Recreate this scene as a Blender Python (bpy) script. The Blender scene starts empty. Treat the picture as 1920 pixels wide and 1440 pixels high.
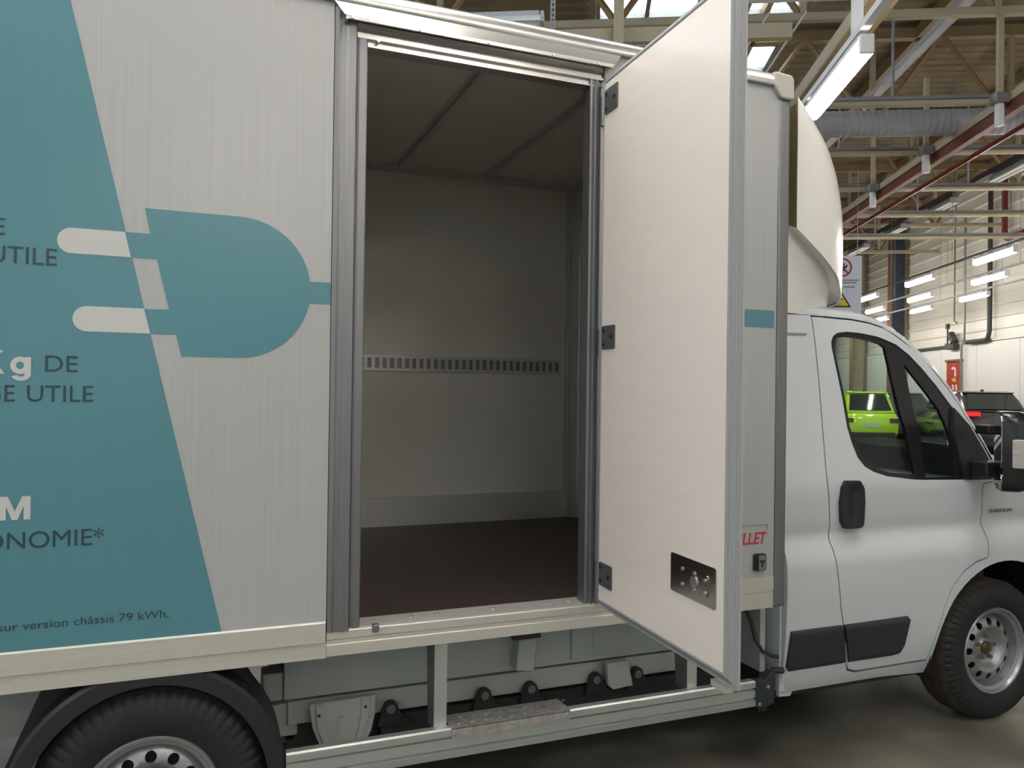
import bpy, bmesh, math, random
import numpy as np
from mathutils import Vector, Matrix
from mathutils.geometry import delaunay_2d_cdt

random.seed(7)
sc = bpy.context.scene
COL = sc.collection

# ------------------------------------------------------------------ camera
FPX, YAW, PITCH, ROLL = 1444.0, 0.3746, 0.0055, 0.0134
CAM = Vector((0.0, -2.716, 1.712))
_f = Vector((math.sin(YAW) * math.cos(PITCH), math.cos(YAW) * math.cos(PITCH), math.sin(PITCH)))
_r = Vector((math.cos(YAW), -math.sin(YAW), 0.0))
_u = _r.cross(_f)
_r2 = _r * math.cos(ROLL) + _u * math.sin(ROLL)
_u2 = _u * math.cos(ROLL) - _r * math.sin(ROLL)
cam_data = bpy.data.cameras.new('camera')
cam_data.sensor_width = 36.0
cam_data.lens = 36.0 * FPX / 1920.0
cam_data.clip_end = 200
cam = bpy.data.objects.new('camera', cam_data)
COL.objects.link(cam)
cam.matrix_world = Matrix(((_r2.x, _u2.x, -_f.x, CAM.x), (_r2.y, _u2.y, -_f.y, CAM.y), (_r2.z, _u2.z, -_f.z, CAM.z), (0, 0, 0, 1)))
sc.camera = cam

# ------------------------------------------------------------------ world, exposure
world = bpy.data.worlds.new('hall_world')
sc.world = world
world.use_nodes = True
world.node_tree.nodes['Background'].inputs[0].default_value = (0.75, 0.85, 1.0, 1)
world.node_tree.nodes['Background'].inputs[1].default_value = 0.3
sc.cycles.max_bounces = 5
sc.cycles.diffuse_bounces = 4
sc.cycles.glossy_bounces = 3
sc.cycles.transparent_max_bounces = 10
sc.cycles.adaptive_threshold = 0.13
sc.cycles.adaptive_min_samples = 16
sc.cycles.use_denoising = True
sc.view_settings.view_transform = 'Standard'
sc.view_settings.look = 'None'
sc.view_settings.exposure = -0.6
sc.view_settings.gamma = 1.0
sc.view_settings.use_curve_mapping = False
SKY_STRENGTH = 6.0      # daylight through the roof lights
WINDOW_STRENGTH = 2.1   # glow of the hall windows, back and left ones added for light
TUBE_STRENGTH = 72.0    # fluorescent tubes

# ------------------------------------------------------------------ helpers
def L(r, g, b):
    def c(v):
        v /= 255.0
        return v / 12.92 if v <= 0.04045 else ((v + 0.055) / 1.055) ** 2.4
    return (c(r), c(g), c(b), 1.0)

def mat(name, col, rough=0.5, metal=0.0, var=0.0, scale=(1, 1, 1), nscale=5.0, detail=4.0, bump=0.0, rvar=0.0, coat=0.0, emit=0.0, spec=None, col2=None):
    m = bpy.data.materials.new(name)
    m.use_nodes = True
    nt = m.node_tree
    b = nt.nodes['Principled BSDF']
    b.inputs['Base Color'].default_value = col
    b.inputs['Roughness'].default_value = rough
    b.inputs['Metallic'].default_value = metal
    if spec is not None:
        b.inputs['Specular IOR Level'].default_value = spec
    if coat:
        b.inputs['Coat Weight'].default_value = coat
        b.inputs['Coat Roughness'].default_value = 0.06
    if emit:
        b.inputs['Emission Color'].default_value = col
        b.inputs['Emission Strength'].default_value = emit
    if var or bump or rvar or col2:
        tc = nt.nodes.new('ShaderNodeTexCoord')
        mp = nt.nodes.new('ShaderNodeMapping')
        mp.inputs['Scale'].default_value = scale
        nz = nt.nodes.new('ShaderNodeTexNoise')
        nz.inputs['Scale'].default_value = nscale
        nz.inputs['Detail'].default_value = detail
        nt.links.new(tc.outputs['Object'], mp.inputs[0])
        nt.links.new(mp.outputs[0], nz.inputs['Vector'])
        if var or col2:
            mr = nt.nodes.new('ShaderNodeMapRange')
            mr.inputs['From Min'].default_value = 0.3
            mr.inputs['From Max'].default_value = 0.7
            nt.links.new(nz.outputs['Fac'], mr.inputs['Value'])
            mx = nt.nodes.new('ShaderNodeMix')
            mx.data_type = 'RGBA'
            c2 = col2 if col2 else tuple(min(1, c * (1 - var)) for c in col[:3]) + (1,)
            mx.inputs[6].default_value = c2
            mx.inputs[7].default_value = col
            nt.links.new(mr.outputs[0], mx.inputs[0])
            nt.links.new(mx.outputs[2], b.inputs['Base Color'])
        if rvar:
            rr = nt.nodes.new('ShaderNodeMapRange')
            rr.inputs['To Min'].default_value = max(0.02, rough - rvar)
            rr.inputs['To Max'].default_value = rough + rvar
            nt.links.new(nz.outputs['Fac'], rr.inputs['Value'])
            nt.links.new(rr.outputs[0], b.inputs['Roughness'])
        if bump:
            bp = nt.nodes.new('ShaderNodeBump')
            bp.inputs['Strength'].default_value = bump
            bp.inputs['Distance'].default_value = 0.002
            nt.links.new(nz.outputs['Fac'], bp.inputs['Height'])
            nt.links.new(bp.outputs[0], b.inputs['Normal'])
    return m

def emission(name, col, strength):
    m = bpy.data.materials.new(name)
    m.use_nodes = True
    nt = m.node_tree
    nt.nodes.remove(nt.nodes['Principled BSDF'])
    e = nt.nodes.new('ShaderNodeEmission')
    e.inputs[0].default_value = col
    e.inputs[1].default_value = strength
    nt.links.new(e.outputs[0], nt.nodes['Material Output'].inputs[0])
    return m

def pane(name, tint, rough=0.02):
    m = bpy.data.materials.new(name)
    m.use_nodes = True
    nt = m.node_tree
    nt.nodes.remove(nt.nodes['Principled BSDF'])
    t = nt.nodes.new('ShaderNodeBsdfTransparent')
    t.inputs[0].default_value = tint
    g = nt.nodes.new('ShaderNodeBsdfGlossy')
    g.inputs['Roughness'].default_value = rough
    lw = nt.nodes.new('ShaderNodeLayerWeight')
    lw.inputs['Blend'].default_value = 0.5
    pw = nt.nodes.new('ShaderNodeMath')
    pw.operation = 'POWER'
    pw.inputs[1].default_value = 5.0
    nt.links.new(lw.outputs['Facing'], pw.inputs[0])
    fr = nt.nodes.new('ShaderNodeMapRange')
    fr.inputs['To Min'].default_value = 0.045
    nt.links.new(pw.outputs[0], fr.inputs['Value'])
    mx = nt.nodes.new('ShaderNodeMixShader')
    nt.links.new(fr.outputs[0], mx.inputs[0])
    nt.links.new(t.outputs[0], mx.inputs[1])
    nt.links.new(g.outputs[0], mx.inputs[2])
    nt.links.new(mx.outputs[0], nt.nodes['Material Output'].inputs[0])
    return m

class MB:
    def __init__(s):
        s.v, s.f = [], []
    def add(s, vs, fs):
        o = len(s.v)
        s.v += [tuple(p) for p in vs]
        s.f += [tuple(i + o for i in q) for q in fs]
        return s
    def box(s, x0, x1, y0, y1, z0, z1):
        return s.add([(x0, y0, z0), (x1, y0, z0), (x1, y1, z0), (x0, y1, z0), (x0, y0, z1), (x1, y0, z1), (x1, y1, z1), (x0, y1, z1)],
                     [(0, 3, 2, 1), (4, 5, 6, 7), (0, 1, 5, 4), (1, 2, 6, 5), (2, 3, 7, 6), (3, 0, 4, 7)])
    def prism(s, poly, axis, a0, a1):
        # polygon in the two other axes (x: (y,z), y: (x,z), z: (x,y))
        def p3(q, a):
            return {'x': (a, q[0], q[1]), 'y': (q[0], a, q[1]), 'z': (q[0], q[1], a)}[axis]
        n = len(poly)
        vs = [p3(q, a0) for q in poly] + [p3(q, a1) for q in poly]
        fs = [tuple(range(n)), tuple(range(2 * n - 1, n - 1, -1))]
        fs += [(i, (i + 1) % n, n + (i + 1) % n, n + i) for i in range(n)]
        return s.add(vs, fs)
    def tube(s, p0, p1, r, n=8, r1=None):
        p0, p1 = Vector(p0), Vector(p1)
        d = (p1 - p0).normalized()
        a = d.orthogonal().normalized()
        b = d.cross(a)
        r1 = r if r1 is None else r1
        vs = []
        for p, rr in ((p0, r), (p1, r1)):
            for i in range(n):
                t = 2 * math.pi * (i + 0.5) / n
                vs.append(p + (a * math.cos(t) + b * math.sin(t)) * rr)
        fs = [(i, (i + 1) % n, n + (i + 1) % n, n + i) for i in range(n)]
        fs += [tuple(range(n)), tuple(range(2 * n - 1, n - 1, -1))]
        return s.add(vs, fs)
    def path(s, pts, r, n=8):
        pts = [Vector(p) for p in pts]
        rings = []
        ref = None
        for i, p in enumerate(pts):
            d = (pts[min(i + 1, len(pts) - 1)] - pts[max(i - 1, 0)]).normalized()
            if ref is None:
                ref = d.orthogonal().normalized()
            ref = (ref - d * ref.dot(d)).normalized()
            b = d.cross(ref)
            rings.append([p + (ref * math.cos(2 * math.pi * k / n) + b * math.sin(2 * math.pi * k / n)) * r for k in range(n)])
        return s.loft(rings, True, True)
    def loft(s, rings, closed=False, caps=False):
        n = len(rings[0])
        vs = [p for rg in rings for p in rg]
        fs = []
        for j in range(len(rings) - 1):
            for i in range(n if closed else n - 1):
                i2 = (i + 1) % n
                fs.append((j * n + i, j * n + i2, (j + 1) * n + i2, (j + 1) * n + i))
        if caps:
            fs += [tuple(range(n)), tuple(range(len(vs) - 1, len(vs) - n - 1, -1))]
        return s.add(vs, fs)
    def lathe(s, prof, c=(0, 0, 0), n=48, closed=True):
        # profile (radius, y) turned about the y axis through c
        rings = []
        for k in range(n):
            t = 2 * math.pi * k / n
            rings.append([(c[0] + r * math.cos(t), c[1] + y, c[2] + r * math.sin(t)) for r, y in prof])
        m = len(prof)
        vs = [p for rg in rings for p in rg]
        fs = []
        for k in range(n):
            for i in range(m if closed else m - 1):
                i2 = (i + 1) % m
                k2 = (k + 1) % n
                fs.append((k * m + i, k * m + i2, k2 * m + i2, k2 * m + i))
        return s.add(vs, fs)
    def mirror_y(s, yc):
        o = MB()
        o.v = [(p[0], 2 * yc - p[1], p[2]) for p in s.v]
        o.f = [tuple(reversed(q)) for q in s.f]
        return o
    def build(s, name, m, parent=None, smooth=None, bevel=0.0, seg=2, label=None):
        me = bpy.data.meshes.new(name)
        me.from_pydata(s.v, [], s.f)
        bm = bmesh.new()
        bm.from_mesh(me)
        bmesh.ops.recalc_face_normals(bm, faces=bm.faces)
        bm.to_mesh(me)
        bm.free()
        me.materials.append(m)
        if smooth is not None:
            me.shade_smooth()
            me.set_sharp_from_angle(angle=math.radians(smooth))
        o = bpy.data.objects.new(name, me)
        COL.objects.link(o)
        if bevel:
            md = o.modifiers.new('bevel', 'BEVEL')
            md.width = bevel
            md.segments = seg
            md.limit_method = 'ANGLE'
            md.angle_limit = math.radians(35)
            if smooth is None:
                me.shade_smooth()
                md.harden_normals = True
        if label:
            o['label'] = label
        return attach(o, parent)

WORLD_ROOTS = set()
def attach(o, parent):
    if parent is not None:
        o.parent = parent
        if parent.name in WORLD_ROOTS:
            o.matrix_parent_inverse = parent.matrix_basis.inverted()
    return o

def tag(o, label, cat=None, group=None, kind=None):
    o['label'] = label
    if cat:
        o['category'] = cat
    if group:
        o['group'] = group
    if kind:
        o['kind'] = kind
    return o

def empty(name, loc=(0, 0, 0), world_coords=False, mtx=None):
    o = bpy.data.objects.new(name, None)
    o.empty_display_size = 0.2
    COL.objects.link(o)
    if mtx is not None:
        o.matrix_basis = mtx
    else:
        o.location = loc
        o.matrix_basis = Matrix.Translation(Vector(loc))
    if world_coords:
        WORLD_ROOTS.add(o.name)
    return o

def copy_tree(o, parent=None, mtx=None):
    c = o.copy()
    COL.objects.link(c)
    if mtx is not None:
        c.matrix_basis = mtx
    if parent is not None:
        c.parent = parent
        c.matrix_parent_inverse = o.matrix_parent_inverse.copy()
    for ch in o.children:
        copy_tree(ch, c)
    return c

def pip(px, py, poly):
    inside = np.zeros(px.shape, bool)
    n = len(poly)
    for i in range(n):
        x1, y1 = poly[i]
        x2, y2 = poly[(i + 1) % n]
        if y1 == y2:
            continue
        c = ((y1 > py) != (y2 > py)) & (px < (x2 - x1) * (py - y1) / (y2 - y1) + x1)
        inside ^= c
    return inside

def resample(poly, step):
    out = []
    n = len(poly)
    for i in range(n):
        a, b = poly[i], poly[(i + 1) % n]
        k = max(1, int(math.ceil(math.hypot(b[0] - a[0], b[1] - a[1]) / step)))
        out += [(a[0] + (b[0] - a[0]) * j / k, a[1] + (b[1] - a[1]) * j / k) for j in range(k)]
    return out

def patch(outer, holes, step, surf, thick=0.0, direction=(0, 1, 0)):
    """A curved sheet: a 2-D outline with holes, triangulated and lifted onto surf(u, v) -> 3-D; edges folded back by thick."""
    loops = [resample(outer, step)] + [resample(h, step) for h in holes]
    pts, edges = [], []
    for lp in loops:
        o = len(pts)
        pts += lp
        edges += [(o + i, o + (i + 1) % len(lp)) for i in range(len(lp))]
    B = np.array(pts)
    us = np.arange(B[:, 0].min(), B[:, 0].max(), step)
    vs = np.arange(B[:, 1].min(), B[:, 1].max(), step)
    gu, gv = np.meshgrid(us, vs)
    gu = gu.ravel() + 0.25 * step
    gv = gv.ravel() + 0.25 * step
    ok = pip(gu, gv, outer)
    for h in holes:
        ok &= ~pip(gu, gv, h)
    gu, gv = gu[ok], gv[ok]
    if len(gu):
        d = np.min((gu[:, None] - B[None, :, 0]) ** 2 + (gv[:, None] - B[None, :, 1]) ** 2, axis=1)
        ok = d > (0.5 * step) ** 2
        pts = pts + list(zip(gu[ok], gv[ok]))
    r = delaunay_2d_cdt([Vector(p) for p in pts], edges, [], 0, 1e-6)
    V, F = r[0], r[2]
    cx = np.array([sum(V[i].x for i in f) / 3 for f in F])
    cy = np.array([sum(V[i].y for i in f) / 3 for f in F])
    keep = pip(cx, cy, outer)
    for h in holes:
        keep &= ~pip(cx, cy, h)
    m = MB()
    F = [f for f, k in zip(F, keep) if k]
    v3 = [surf(p.x, p.y) for p in V]
    m.add(v3, F)
    if thick:
        d = Vector(direction) * thick
        cnt = {}
        for f in F:
            for i in range(len(f)):
                e = (f[i], f[(i + 1) % len(f)])
                cnt[tuple(sorted(e))] = cnt.get(tuple(sorted(e)), 0) + 1
        bd = [e for e, c in cnt.items() if c == 1]
        idx = {}
        for e in bd:
            for i in e:
                if i not in idx:
                    idx[i] = len(m.v)
                    m.v.append(tuple(Vector(v3[i]) + d))
        for a, b in bd:
            m.f.append((a, b, idx[b], idx[a]))
    return m

def circle(cx, cy, r, n=24, a0=0.0):
    return [(cx + r * math.cos(a0 + 2 * math.pi * i / n), cy + r * math.sin(a0 + 2 * math.pi * i / n)) for i in range(n)]

def rrect(x0, x1, z0, z1, r, n=4):
    out = []
    for cx, cz, a in ((x1 - r, z1 - r, 0), (x0 + r, z1 - r, 90), (x0 + r, z0 + r, 180), (x1 - r, z0 + r, 270)):
        for i in range(n + 1):
            t = math.radians(a + 90 * i / n)
            out.append((cx + r * math.cos(t), cz + r * math.sin(t)))
    return out

def text_mesh(name, body, height, right, base, y, m, parent, bold=0.0, shear=0.0, align='RIGHT', squeeze=1.0, width=None, depth=0.0008):
    """Lettering on a wall plane y = const, right end and baseline given; cap height in metres."""
    c = bpy.data.curves.new(name, 'FONT')
    c.body = body
    c.size = 1.0
    c.offset = bold
    c.shear = shear
    c.resolution_u = 4
    o = bpy.data.objects.new(name, c)
    COL.objects.link(o)
    dg = bpy.context.evaluated_depsgraph_get()
    dg.update()
    me = bpy.data.meshes.new_from_object(o.evaluated_get(dg))
    COL.objects.unlink(o)
    bpy.data.objects.remove(o)
    co = np.array([v.co[:] for v in me.vertices])
    k = height / 0.73
    w = (co[:, 0].max() - co[:, 0].min()) * k
    sx = k * squeeze if width is None else k * width / w
    x0 = co[:, 0].max() if align == 'RIGHT' else co[:, 0].min()
    for v in me.vertices:
        x, yy = v.co.x, v.co.y
        v.co = ((x - x0) * sx + right, y, yy * k + base)
    me.materials.clear()
    me.shade_flat()
    me.materials.append(m)
    o = bpy.data.objects.new(name, me)
    COL.objects.link(o)
    md = o.modifiers.new('film', 'SOLIDIFY')
    md.thickness = depth
    return attach(o, parent)

# ------------------------------------------------------------------ materials
M = {}
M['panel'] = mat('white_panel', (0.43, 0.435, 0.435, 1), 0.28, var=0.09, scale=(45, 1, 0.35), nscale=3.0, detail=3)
M['paint'] = mat('white_paint', (0.60, 0.63, 0.655, 1), 0.25, coat=0.7)
M['door_skin'] = mat('door_skin', (0.80, 0.72, 0.655, 1), 0.20, var=0.03, scale=(1, 1, 8), nscale=4)
M['teal'] = mat('teal_vinyl', (0.088, 0.24, 0.285, 1), 0.28, var=0.05, scale=(45, 1, 0.35), nscale=3.0, detail=3)
M['gelcoat'] = mat('white_gelcoat', (0.82, 0.80, 0.76, 1), 0.25, coat=0.5)
M['white_vinyl'] = mat('white_vinyl', (0.54, 0.54, 0.53, 1), 0.33)
M['dark_vinyl'] = mat('dark_vinyl', (0.022, 0.055, 0.075, 1), 0.4)
M['red_vinyl'] = mat('red_vinyl', (0.55, 0.02, 0.035, 1), 0.4)
M['alu_h'] = mat('brushed_aluminium_horizontal', (0.62, 0.61, 0.59, 1), 0.30, 0.95, var=0.10, scale=(0.6, 40, 40), nscale=3, rvar=0.06)
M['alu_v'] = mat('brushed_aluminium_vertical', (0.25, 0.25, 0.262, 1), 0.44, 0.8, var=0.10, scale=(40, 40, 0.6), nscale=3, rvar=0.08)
M['alu_gold'] = mat('anodised_aluminium', (0.66, 0.64, 0.57, 1), 0.45, 0.5, var=0.08, scale=(0.6, 30, 30), nscale=3)
M['guard'] = mat('guard_aluminium', (0.60, 0.63, 0.61, 1), 0.42, 0.85, var=0.08, scale=(0.5, 40, 40), nscale=3)
M['steel'] = mat('stainless_steel', (0.48, 0.46, 0.44, 1), 0.2, 1.0)
M['hinge'] = mat('hinge_zinc', (0.23, 0.235, 0.24, 1), 0.45, 0.8)
M['bolt'] = mat('bolt_zinc', (0.7, 0.7, 0.72, 1), 0.3, 1.0)
M['black'] = mat('black_plastic', (0.016, 0.018, 0.02, 1), 0.5, var=0.2, nscale=60)
M['glossblack'] = mat('gloss_black', (0.012, 0.012, 0.014, 1), 0.22)
M['rubstrip'] = mat('charcoal_plastic', (0.022, 0.028, 0.034, 1), 0.55, bump=0.3, nscale=300)
M['gasket'] = mat('black_rubber_seal', (0.02, 0.02, 0.02, 1), 0.6)
M['greyseal'] = mat('grey_seal', (0.28, 0.28, 0.285, 1), 0.5)
M['rubber'] = mat('tyre_rubber', (0.016, 0.016, 0.017, 1), 0.65, var=0.3, nscale=30)
M['tread'] = mat('tyre_tread', (0.075, 0.055, 0.042, 1), 0.8, var=0.3, nscale=30)
M['rim'] = mat('silver_steel_rim', (0.40, 0.40, 0.42, 1), 0.36, 0.75)
M['rust'] = mat('hub_rust', (0.16, 0.10, 0.05, 1), 0.6, 0.5, var=0.5, nscale=40)
M['glass'] = pane('tinted_window_glass', (0.84, 0.94, 0.90, 1))
M['lens'] = mat('clear_lens', (0.62, 0.58, 0.54, 1), 0.12, 0.2, var=0.4, scale=(1, 1, 30), nscale=20)
M['cap'] = mat('grey_corner_cap', (0.42, 0.41, 0.38, 1), 0.45)
M['chassis'] = mat('white_chassis_paint', (0.42, 0.45, 0.43, 1), 0.42, var=0.12, nscale=6)
M['liner'] = mat('box_wall_lining', (0.80, 0.755, 0.68, 1), 0.45, var=0.04, nscale=3)
M['alu_in'] = mat('interior_aluminium', (0.66, 0.63, 0.60, 1), 0.40, 0.5)
M['plyfloor'] = mat('phenolic_floor', (0.052, 0.034, 0.030, 1), 0.45, var=0.3, scale=(2, 2, 2), nscale=60)
M['checker'] = mat('checker_plate', (0.66, 0.63, 0.61, 1), 0.40, 0.8, var=0.35, nscale=45, bump=0.6)
M['cabdark'] = mat('cab_interior_dark', (0.030, 0.034, 0.038, 1), 0.6)
M['cabgrey'] = mat('cab_interior_grey', (0.075, 0.09, 0.10, 1), 0.5)
M['fabric'] = mat('seat_fabric', (0.03, 0.035, 0.04, 1), 0.9, var=0.3, nscale=80)
M['mirror'] = mat('mirror_glass', (0.75, 0.78, 0.80, 1), 0.04, 1.0)
M['deflin'] = mat('fibreglass_inner', (0.42, 0.37, 0.20, 1), 0.6, var=0.2, nscale=12)
# hall
M['concrete'] = mat('concrete_floor', (0.215, 0.205, 0.165, 1), 0.45, var=0.68, nscale=1.7, detail=12, rvar=0.15, bump=0.15)
M['clad'] = mat('cream_cladding', (0.82, 0.80, 0.74, 1), 0.35, var=0.06, nscale=1.2)
M['wallwhite'] = mat('white_wall_panel', (0.88, 0.88, 0.88, 1), 0.4)
M['deck'] = mat('tan_roof_deck', (0.25, 0.195, 0.125, 1), 0.7, var=0.2, nscale=1.5)
M['cream'] = mat('cream_steel', (0.50, 0.44, 0.32, 1), 0.5, var=0.1, nscale=3)
M['tan'] = mat('tan_steel', (0.34, 0.25, 0.14, 1), 0.55, var=0.15, nscale=3)
M['redsteel'] = mat('red_steel', (0.20, 0.06, 0.045, 1), 0.5, var=0.15, nscale=4)
M['redpipe'] = mat('red_pipe', (0.22, 0.035, 0.03, 1), 0.4)
M['galv'] = mat('galvanised_steel', (0.36, 0.38, 0.41, 1), 0.45, 0.6, var=0.15, nscale=8)
M['duct'] = mat('grey_duct', (0.48, 0.49, 0.54, 1), 0.5, 0.1, var=0.15, nscale=5)
M['bluesteel'] = mat('blue_steel', (0.05, 0.075, 0.14, 1), 0.5)
M['brownsteel'] = mat('brown_steel', (0.22, 0.12, 0.08, 1), 0.5)
M['darksteel'] = mat('dark_steel', (0.05, 0.05, 0.055, 1), 0.5)
M['lampwhite'] = mat('white_lamp_housing', (0.78, 0.79, 0.80, 1), 0.4)
M['lampgrey'] = mat('grey_lamp_housing', (0.42, 0.45, 0.50, 1), 0.4)
M['tubelight'] = emission('fluorescent_diffuser', (1.0, 0.92, 0.82, 1), TUBE_STRENGTH)
M['skylight'] = emission('roof_light_daylight', (0.90, 0.96, 1.0, 1), SKY_STRENGTH)
M['winlight'] = emission('window_and_added_light', (0.82, 0.96, 1.0, 1), WINDOW_STRENGTH)
M['signwhite'] = mat('sign_white', (0.68, 0.72, 0.82, 1), 0.35)
M['signred'] = mat('sign_red', (0.42, 0.03, 0.06, 1), 0.4)
M['signblack'] = mat('sign_black', (0.02, 0.02, 0.03, 1), 0.4)
M['signgrey'] = mat('sign_print_grey', (0.25, 0.26, 0.34, 1), 0.4)
M['signyellow'] = mat('sign_yellow', (0.72, 0.55, 0.03, 1), 0.4)
M['firered'] = mat('fire_red', (0.45, 0.06, 0.035, 1), 0.45)
M['tank'] = mat('blue_grey_hose_fabric', (0.10, 0.14, 0.17, 1), 0.6, var=0.7, nscale=40)

# ================================================================== THE HALL
HA = 0.4731
HM = Matrix.Translation((CAM.x, CAM.y, 0)) @ Matrix.Rotation(-HA, 4, 'Z')   # hall frame: x = b (right), y = a (along the hall), z up
B0, B1, A0, A1, ZR = -22.0, 13.0, -20.0, 48.0, 9.0

def hall(o):
    o.matrix_basis = HM
    return o
def structure(o, label):
    hall(o)
    o['kind'] = 'structure'
    o['label'] = label
    return o
def H(b, a, z=0.0, rz=0.0):
    return HM @ Matrix.Translation((b, a, z)) @ Matrix.Rotation(rz, 4, 'Z')

structure(MB().add([(B0, A0, 0), (B1, A0, 0), (B1, A1, 0), (B0, A1, 0)], [(0, 1, 2, 3)]).build('floor', M['concrete']), 'stained grey concrete workshop floor')

# roof: corrugated deck, ribs across the hall
prof = []
a = A0
while a < A1:
    prof += [(a, ZR), (a + 0.12, ZR), (a + 0.16, ZR + 0.035), (a + 0.29, ZR + 0.035)]
    a += 0.33
ceil_o = structure(MB().loft([[(B0, p[0], p[1]) for p in prof], [(B1, p[0], p[1]) for p in prof]]).build('ceiling', M['deck']), 'tan corrugated metal roof deck of the hall')

def skylight(b0, b1, a0, a1):
    z = ZR - 0.06
    o = MB().box(b0, b1, a0, a1, z, z + 0.02).build('skylight', M['skylight'], ceil_o)
    for bb in np.linspace(b0, b1, 5):
        MB().box(bb - 0.04, bb + 0.04, a0, a1, z - 0.1, z + 0.01).build('glazing_bar', M['galv'], o)
    for aa in np.linspace(a0, a1, 4):
        MB().box(b0, b1, aa - 0.05, aa + 0.05, z - 0.1, z + 0.01).build('glazing_bar', M['galv'], o)
for a0 in (-13.0, -5.0, 3.0, 13.6):
    skylight(0.1, 3.8, a0, a0 + 4.0)
for b0 in (-14.0, -8.0):
    for a0 in (-12.0, -4.0, 4.0, 12.0):
        skylight(b0, b0 + 4.2, a0, a0 + 7.8)

# right-hand wall: flat lower panel and ribbed cladding above
z0 = 3.45
zz = [(B1, 0.0), (B1, z0), (B1 - 0.10, z0), (B1 - 0.10, z0 + 0.08)]
z = z0 + 0.08
while z < 8.9:
    zz += [(B1, z), (B1, z + 0.26), (B1 - 0.045, z + 0.30), (B1 - 0.045, z + 0.36)]
    z += 0.38
wr = structure(MB().loft([[(p[0], A0, p[1]) for p in zz], [(p[0], A1, p[1]) for p in zz]]).build('wall_right', M['clad']), 'cream ribbed cladding wall along the right of the hall')
pm = MB()
low = MB()
for k in range(9):
    aa = 22.0 + k * 2.6
    MB().box(B1 - 0.06, B1 - 0.005, aa + 0.012, aa + 2.588, 0.1, z0 - 0.02).build('wall_panel', M['wallwhite'], wr)
structure(MB().box(B0 - 0.1, B0, A0, A1, 0, ZR).build('wall_left', M['clad']), 'cream cladding wall on the left of the hall')
structure(MB().box(B0, B1, A1, A1 + 0.1, 0, ZR).build('wall_far', M['clad']), 'cream cladding wall at the far end of the hall')
structure(MB().box(B0, B1, A0 - 0.1, A0, 0, ZR).build('wall_back', M['clad']), 'cream cladding wall behind the viewer')

# hall windows: back and left ones added for light, right-hand ones read from reflections
win_no = [0]
def hall_window(b0, b1, a0, a1, z0_, z1_, label):
    win_no[0] += 1
    o = structure(MB().box(b0, b1, a0, a1, z0_, z1_).build('window_%d' % win_no[0], M['winlight']), label)
    f = MB()
    along_b = (b1 - b0) > (a1 - a0)
    n = max(2, int(round(max(b1 - b0, a1 - a0) / 1.5)))
    for k in range(n + 1):
        if along_b:
            c = b0 + (b1 - b0) * k / n
            f.box(c - 0.05, c + 0.05, a0 - 0.05, a1 + 0.05, z0_, z1_)
        else:
            c = a0 + (a1 - a0) * k / n
            f.box(b0 - 0.05, b1 + 0.05, c - 0.05, c + 0.05, z0_, z1_)
    for k in range(4):
        c = z0_ + (z1_ - z0_) * k / 3
        if along_b:
            f.box(b0, b1, a0 - 0.05, a1 + 0.05, c - 0.05, c + 0.05)
        else:
            f.box(b0 - 0.05, b1 + 0.05, a0, a1, c - 0.05, c + 0.05)
    f.build('window_frame', M['galv'], o)
for k in range(3):
    hall_window(-19.0 + k * 10.5, -10.5 + k * 10.5, A0 + 0.01, A0 + 0.03, 1.0, 5.6, 'added unseen light window in the wall behind the viewer')
hall_window(B0 + 0.01, B0 + 0.03, -18.0, 6.0, 1.0, 6.6, 'added unseen light window in the left wall')
for k in range(2):
    hall_window(B1 - 0.07, B1 - 0.05, -11.0 + 5.5 * k, -7.0 + 5.5 * k, 0.6, 3.4, 'daylight window low in the right wall behind the viewer')

# wall columns
def column(a, m1, m2, label, w=0.62, dpt=0.42):
    r = empty('steel_column', mtx=H(B1 - 0.1, a, 0))
    tag(r, label, 'column', 'steel columns along the right wall')
    MB().box(-w, -w + 0.05, -dpt / 2, dpt / 2, 0, 8.8).build('flange', m1, r)
    MB().box(-0.05, 0, -dpt / 2, dpt / 2, 0, 8.8).build('flange', M['tan'], r)
    MB().box(-w + 0.05, -0.05, -0.03, 0.03, 0, 8.8).build('web', m2, r)
    MB().box(-w - 0.06, 0.0, -dpt / 2 - 0.05, dpt / 2 + 0.05, 0, 0.03).build('base_plate', M['tan'], r)
column(33.0, M['brownsteel'], M['bluesteel'], 'tall wall column with blue web and brown edge, left of the red panel')
column(37.6, M['tan'], M['cream'], 'cream wall column just left of the blue and brown one')
column(42.2, M['tan'], M['cream'], 'cream wall column farthest down the hall, seen through the cab window')

# ---- roof steel
def member(name, p0, p1, w, m, parent):
    """square hollow section between two points"""
    p0, p1 = Vector(p0), Vector(p1)
    return MB().tube(p0, p1, w * 0.7071, 4).build(name, m, parent)
posts_b = [-4.85, -2.25, 0.35, 2.95, 5.55, 8.15, 10.75]
def truss():
    r = empty('roof_truss')
    MB().box(-7, 12.9, -0.06, 0.06, -0.06, 0.06).build('bottom_chord', M['cream'], r, bevel=0.02)
    MB().box(-7, 12.9, -0.08, 0.08, 1.72, 1.92).build('top_chord', M['tan'], r)
    for b in posts_b:
        MB().box(b - 0.045, b + 0.045, -0.045, 0.045, 0.06, 1.72).build('post', M['cream'], r)
        for s in (-1, 1):
            if b + s * 1.3 < 12.9:
                MB().tube((b + s * 0.06, 0, 0.08), (b + s * 1.25, 0, 1.74), 0.05, 4).build('diagonal', M['tan'], r)
    return r
t0 = truss()
names = ['nearest to the truck', 'second from the truck', 'third from the truck', 'fourth from the truck', 'farthest from the truck']
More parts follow.
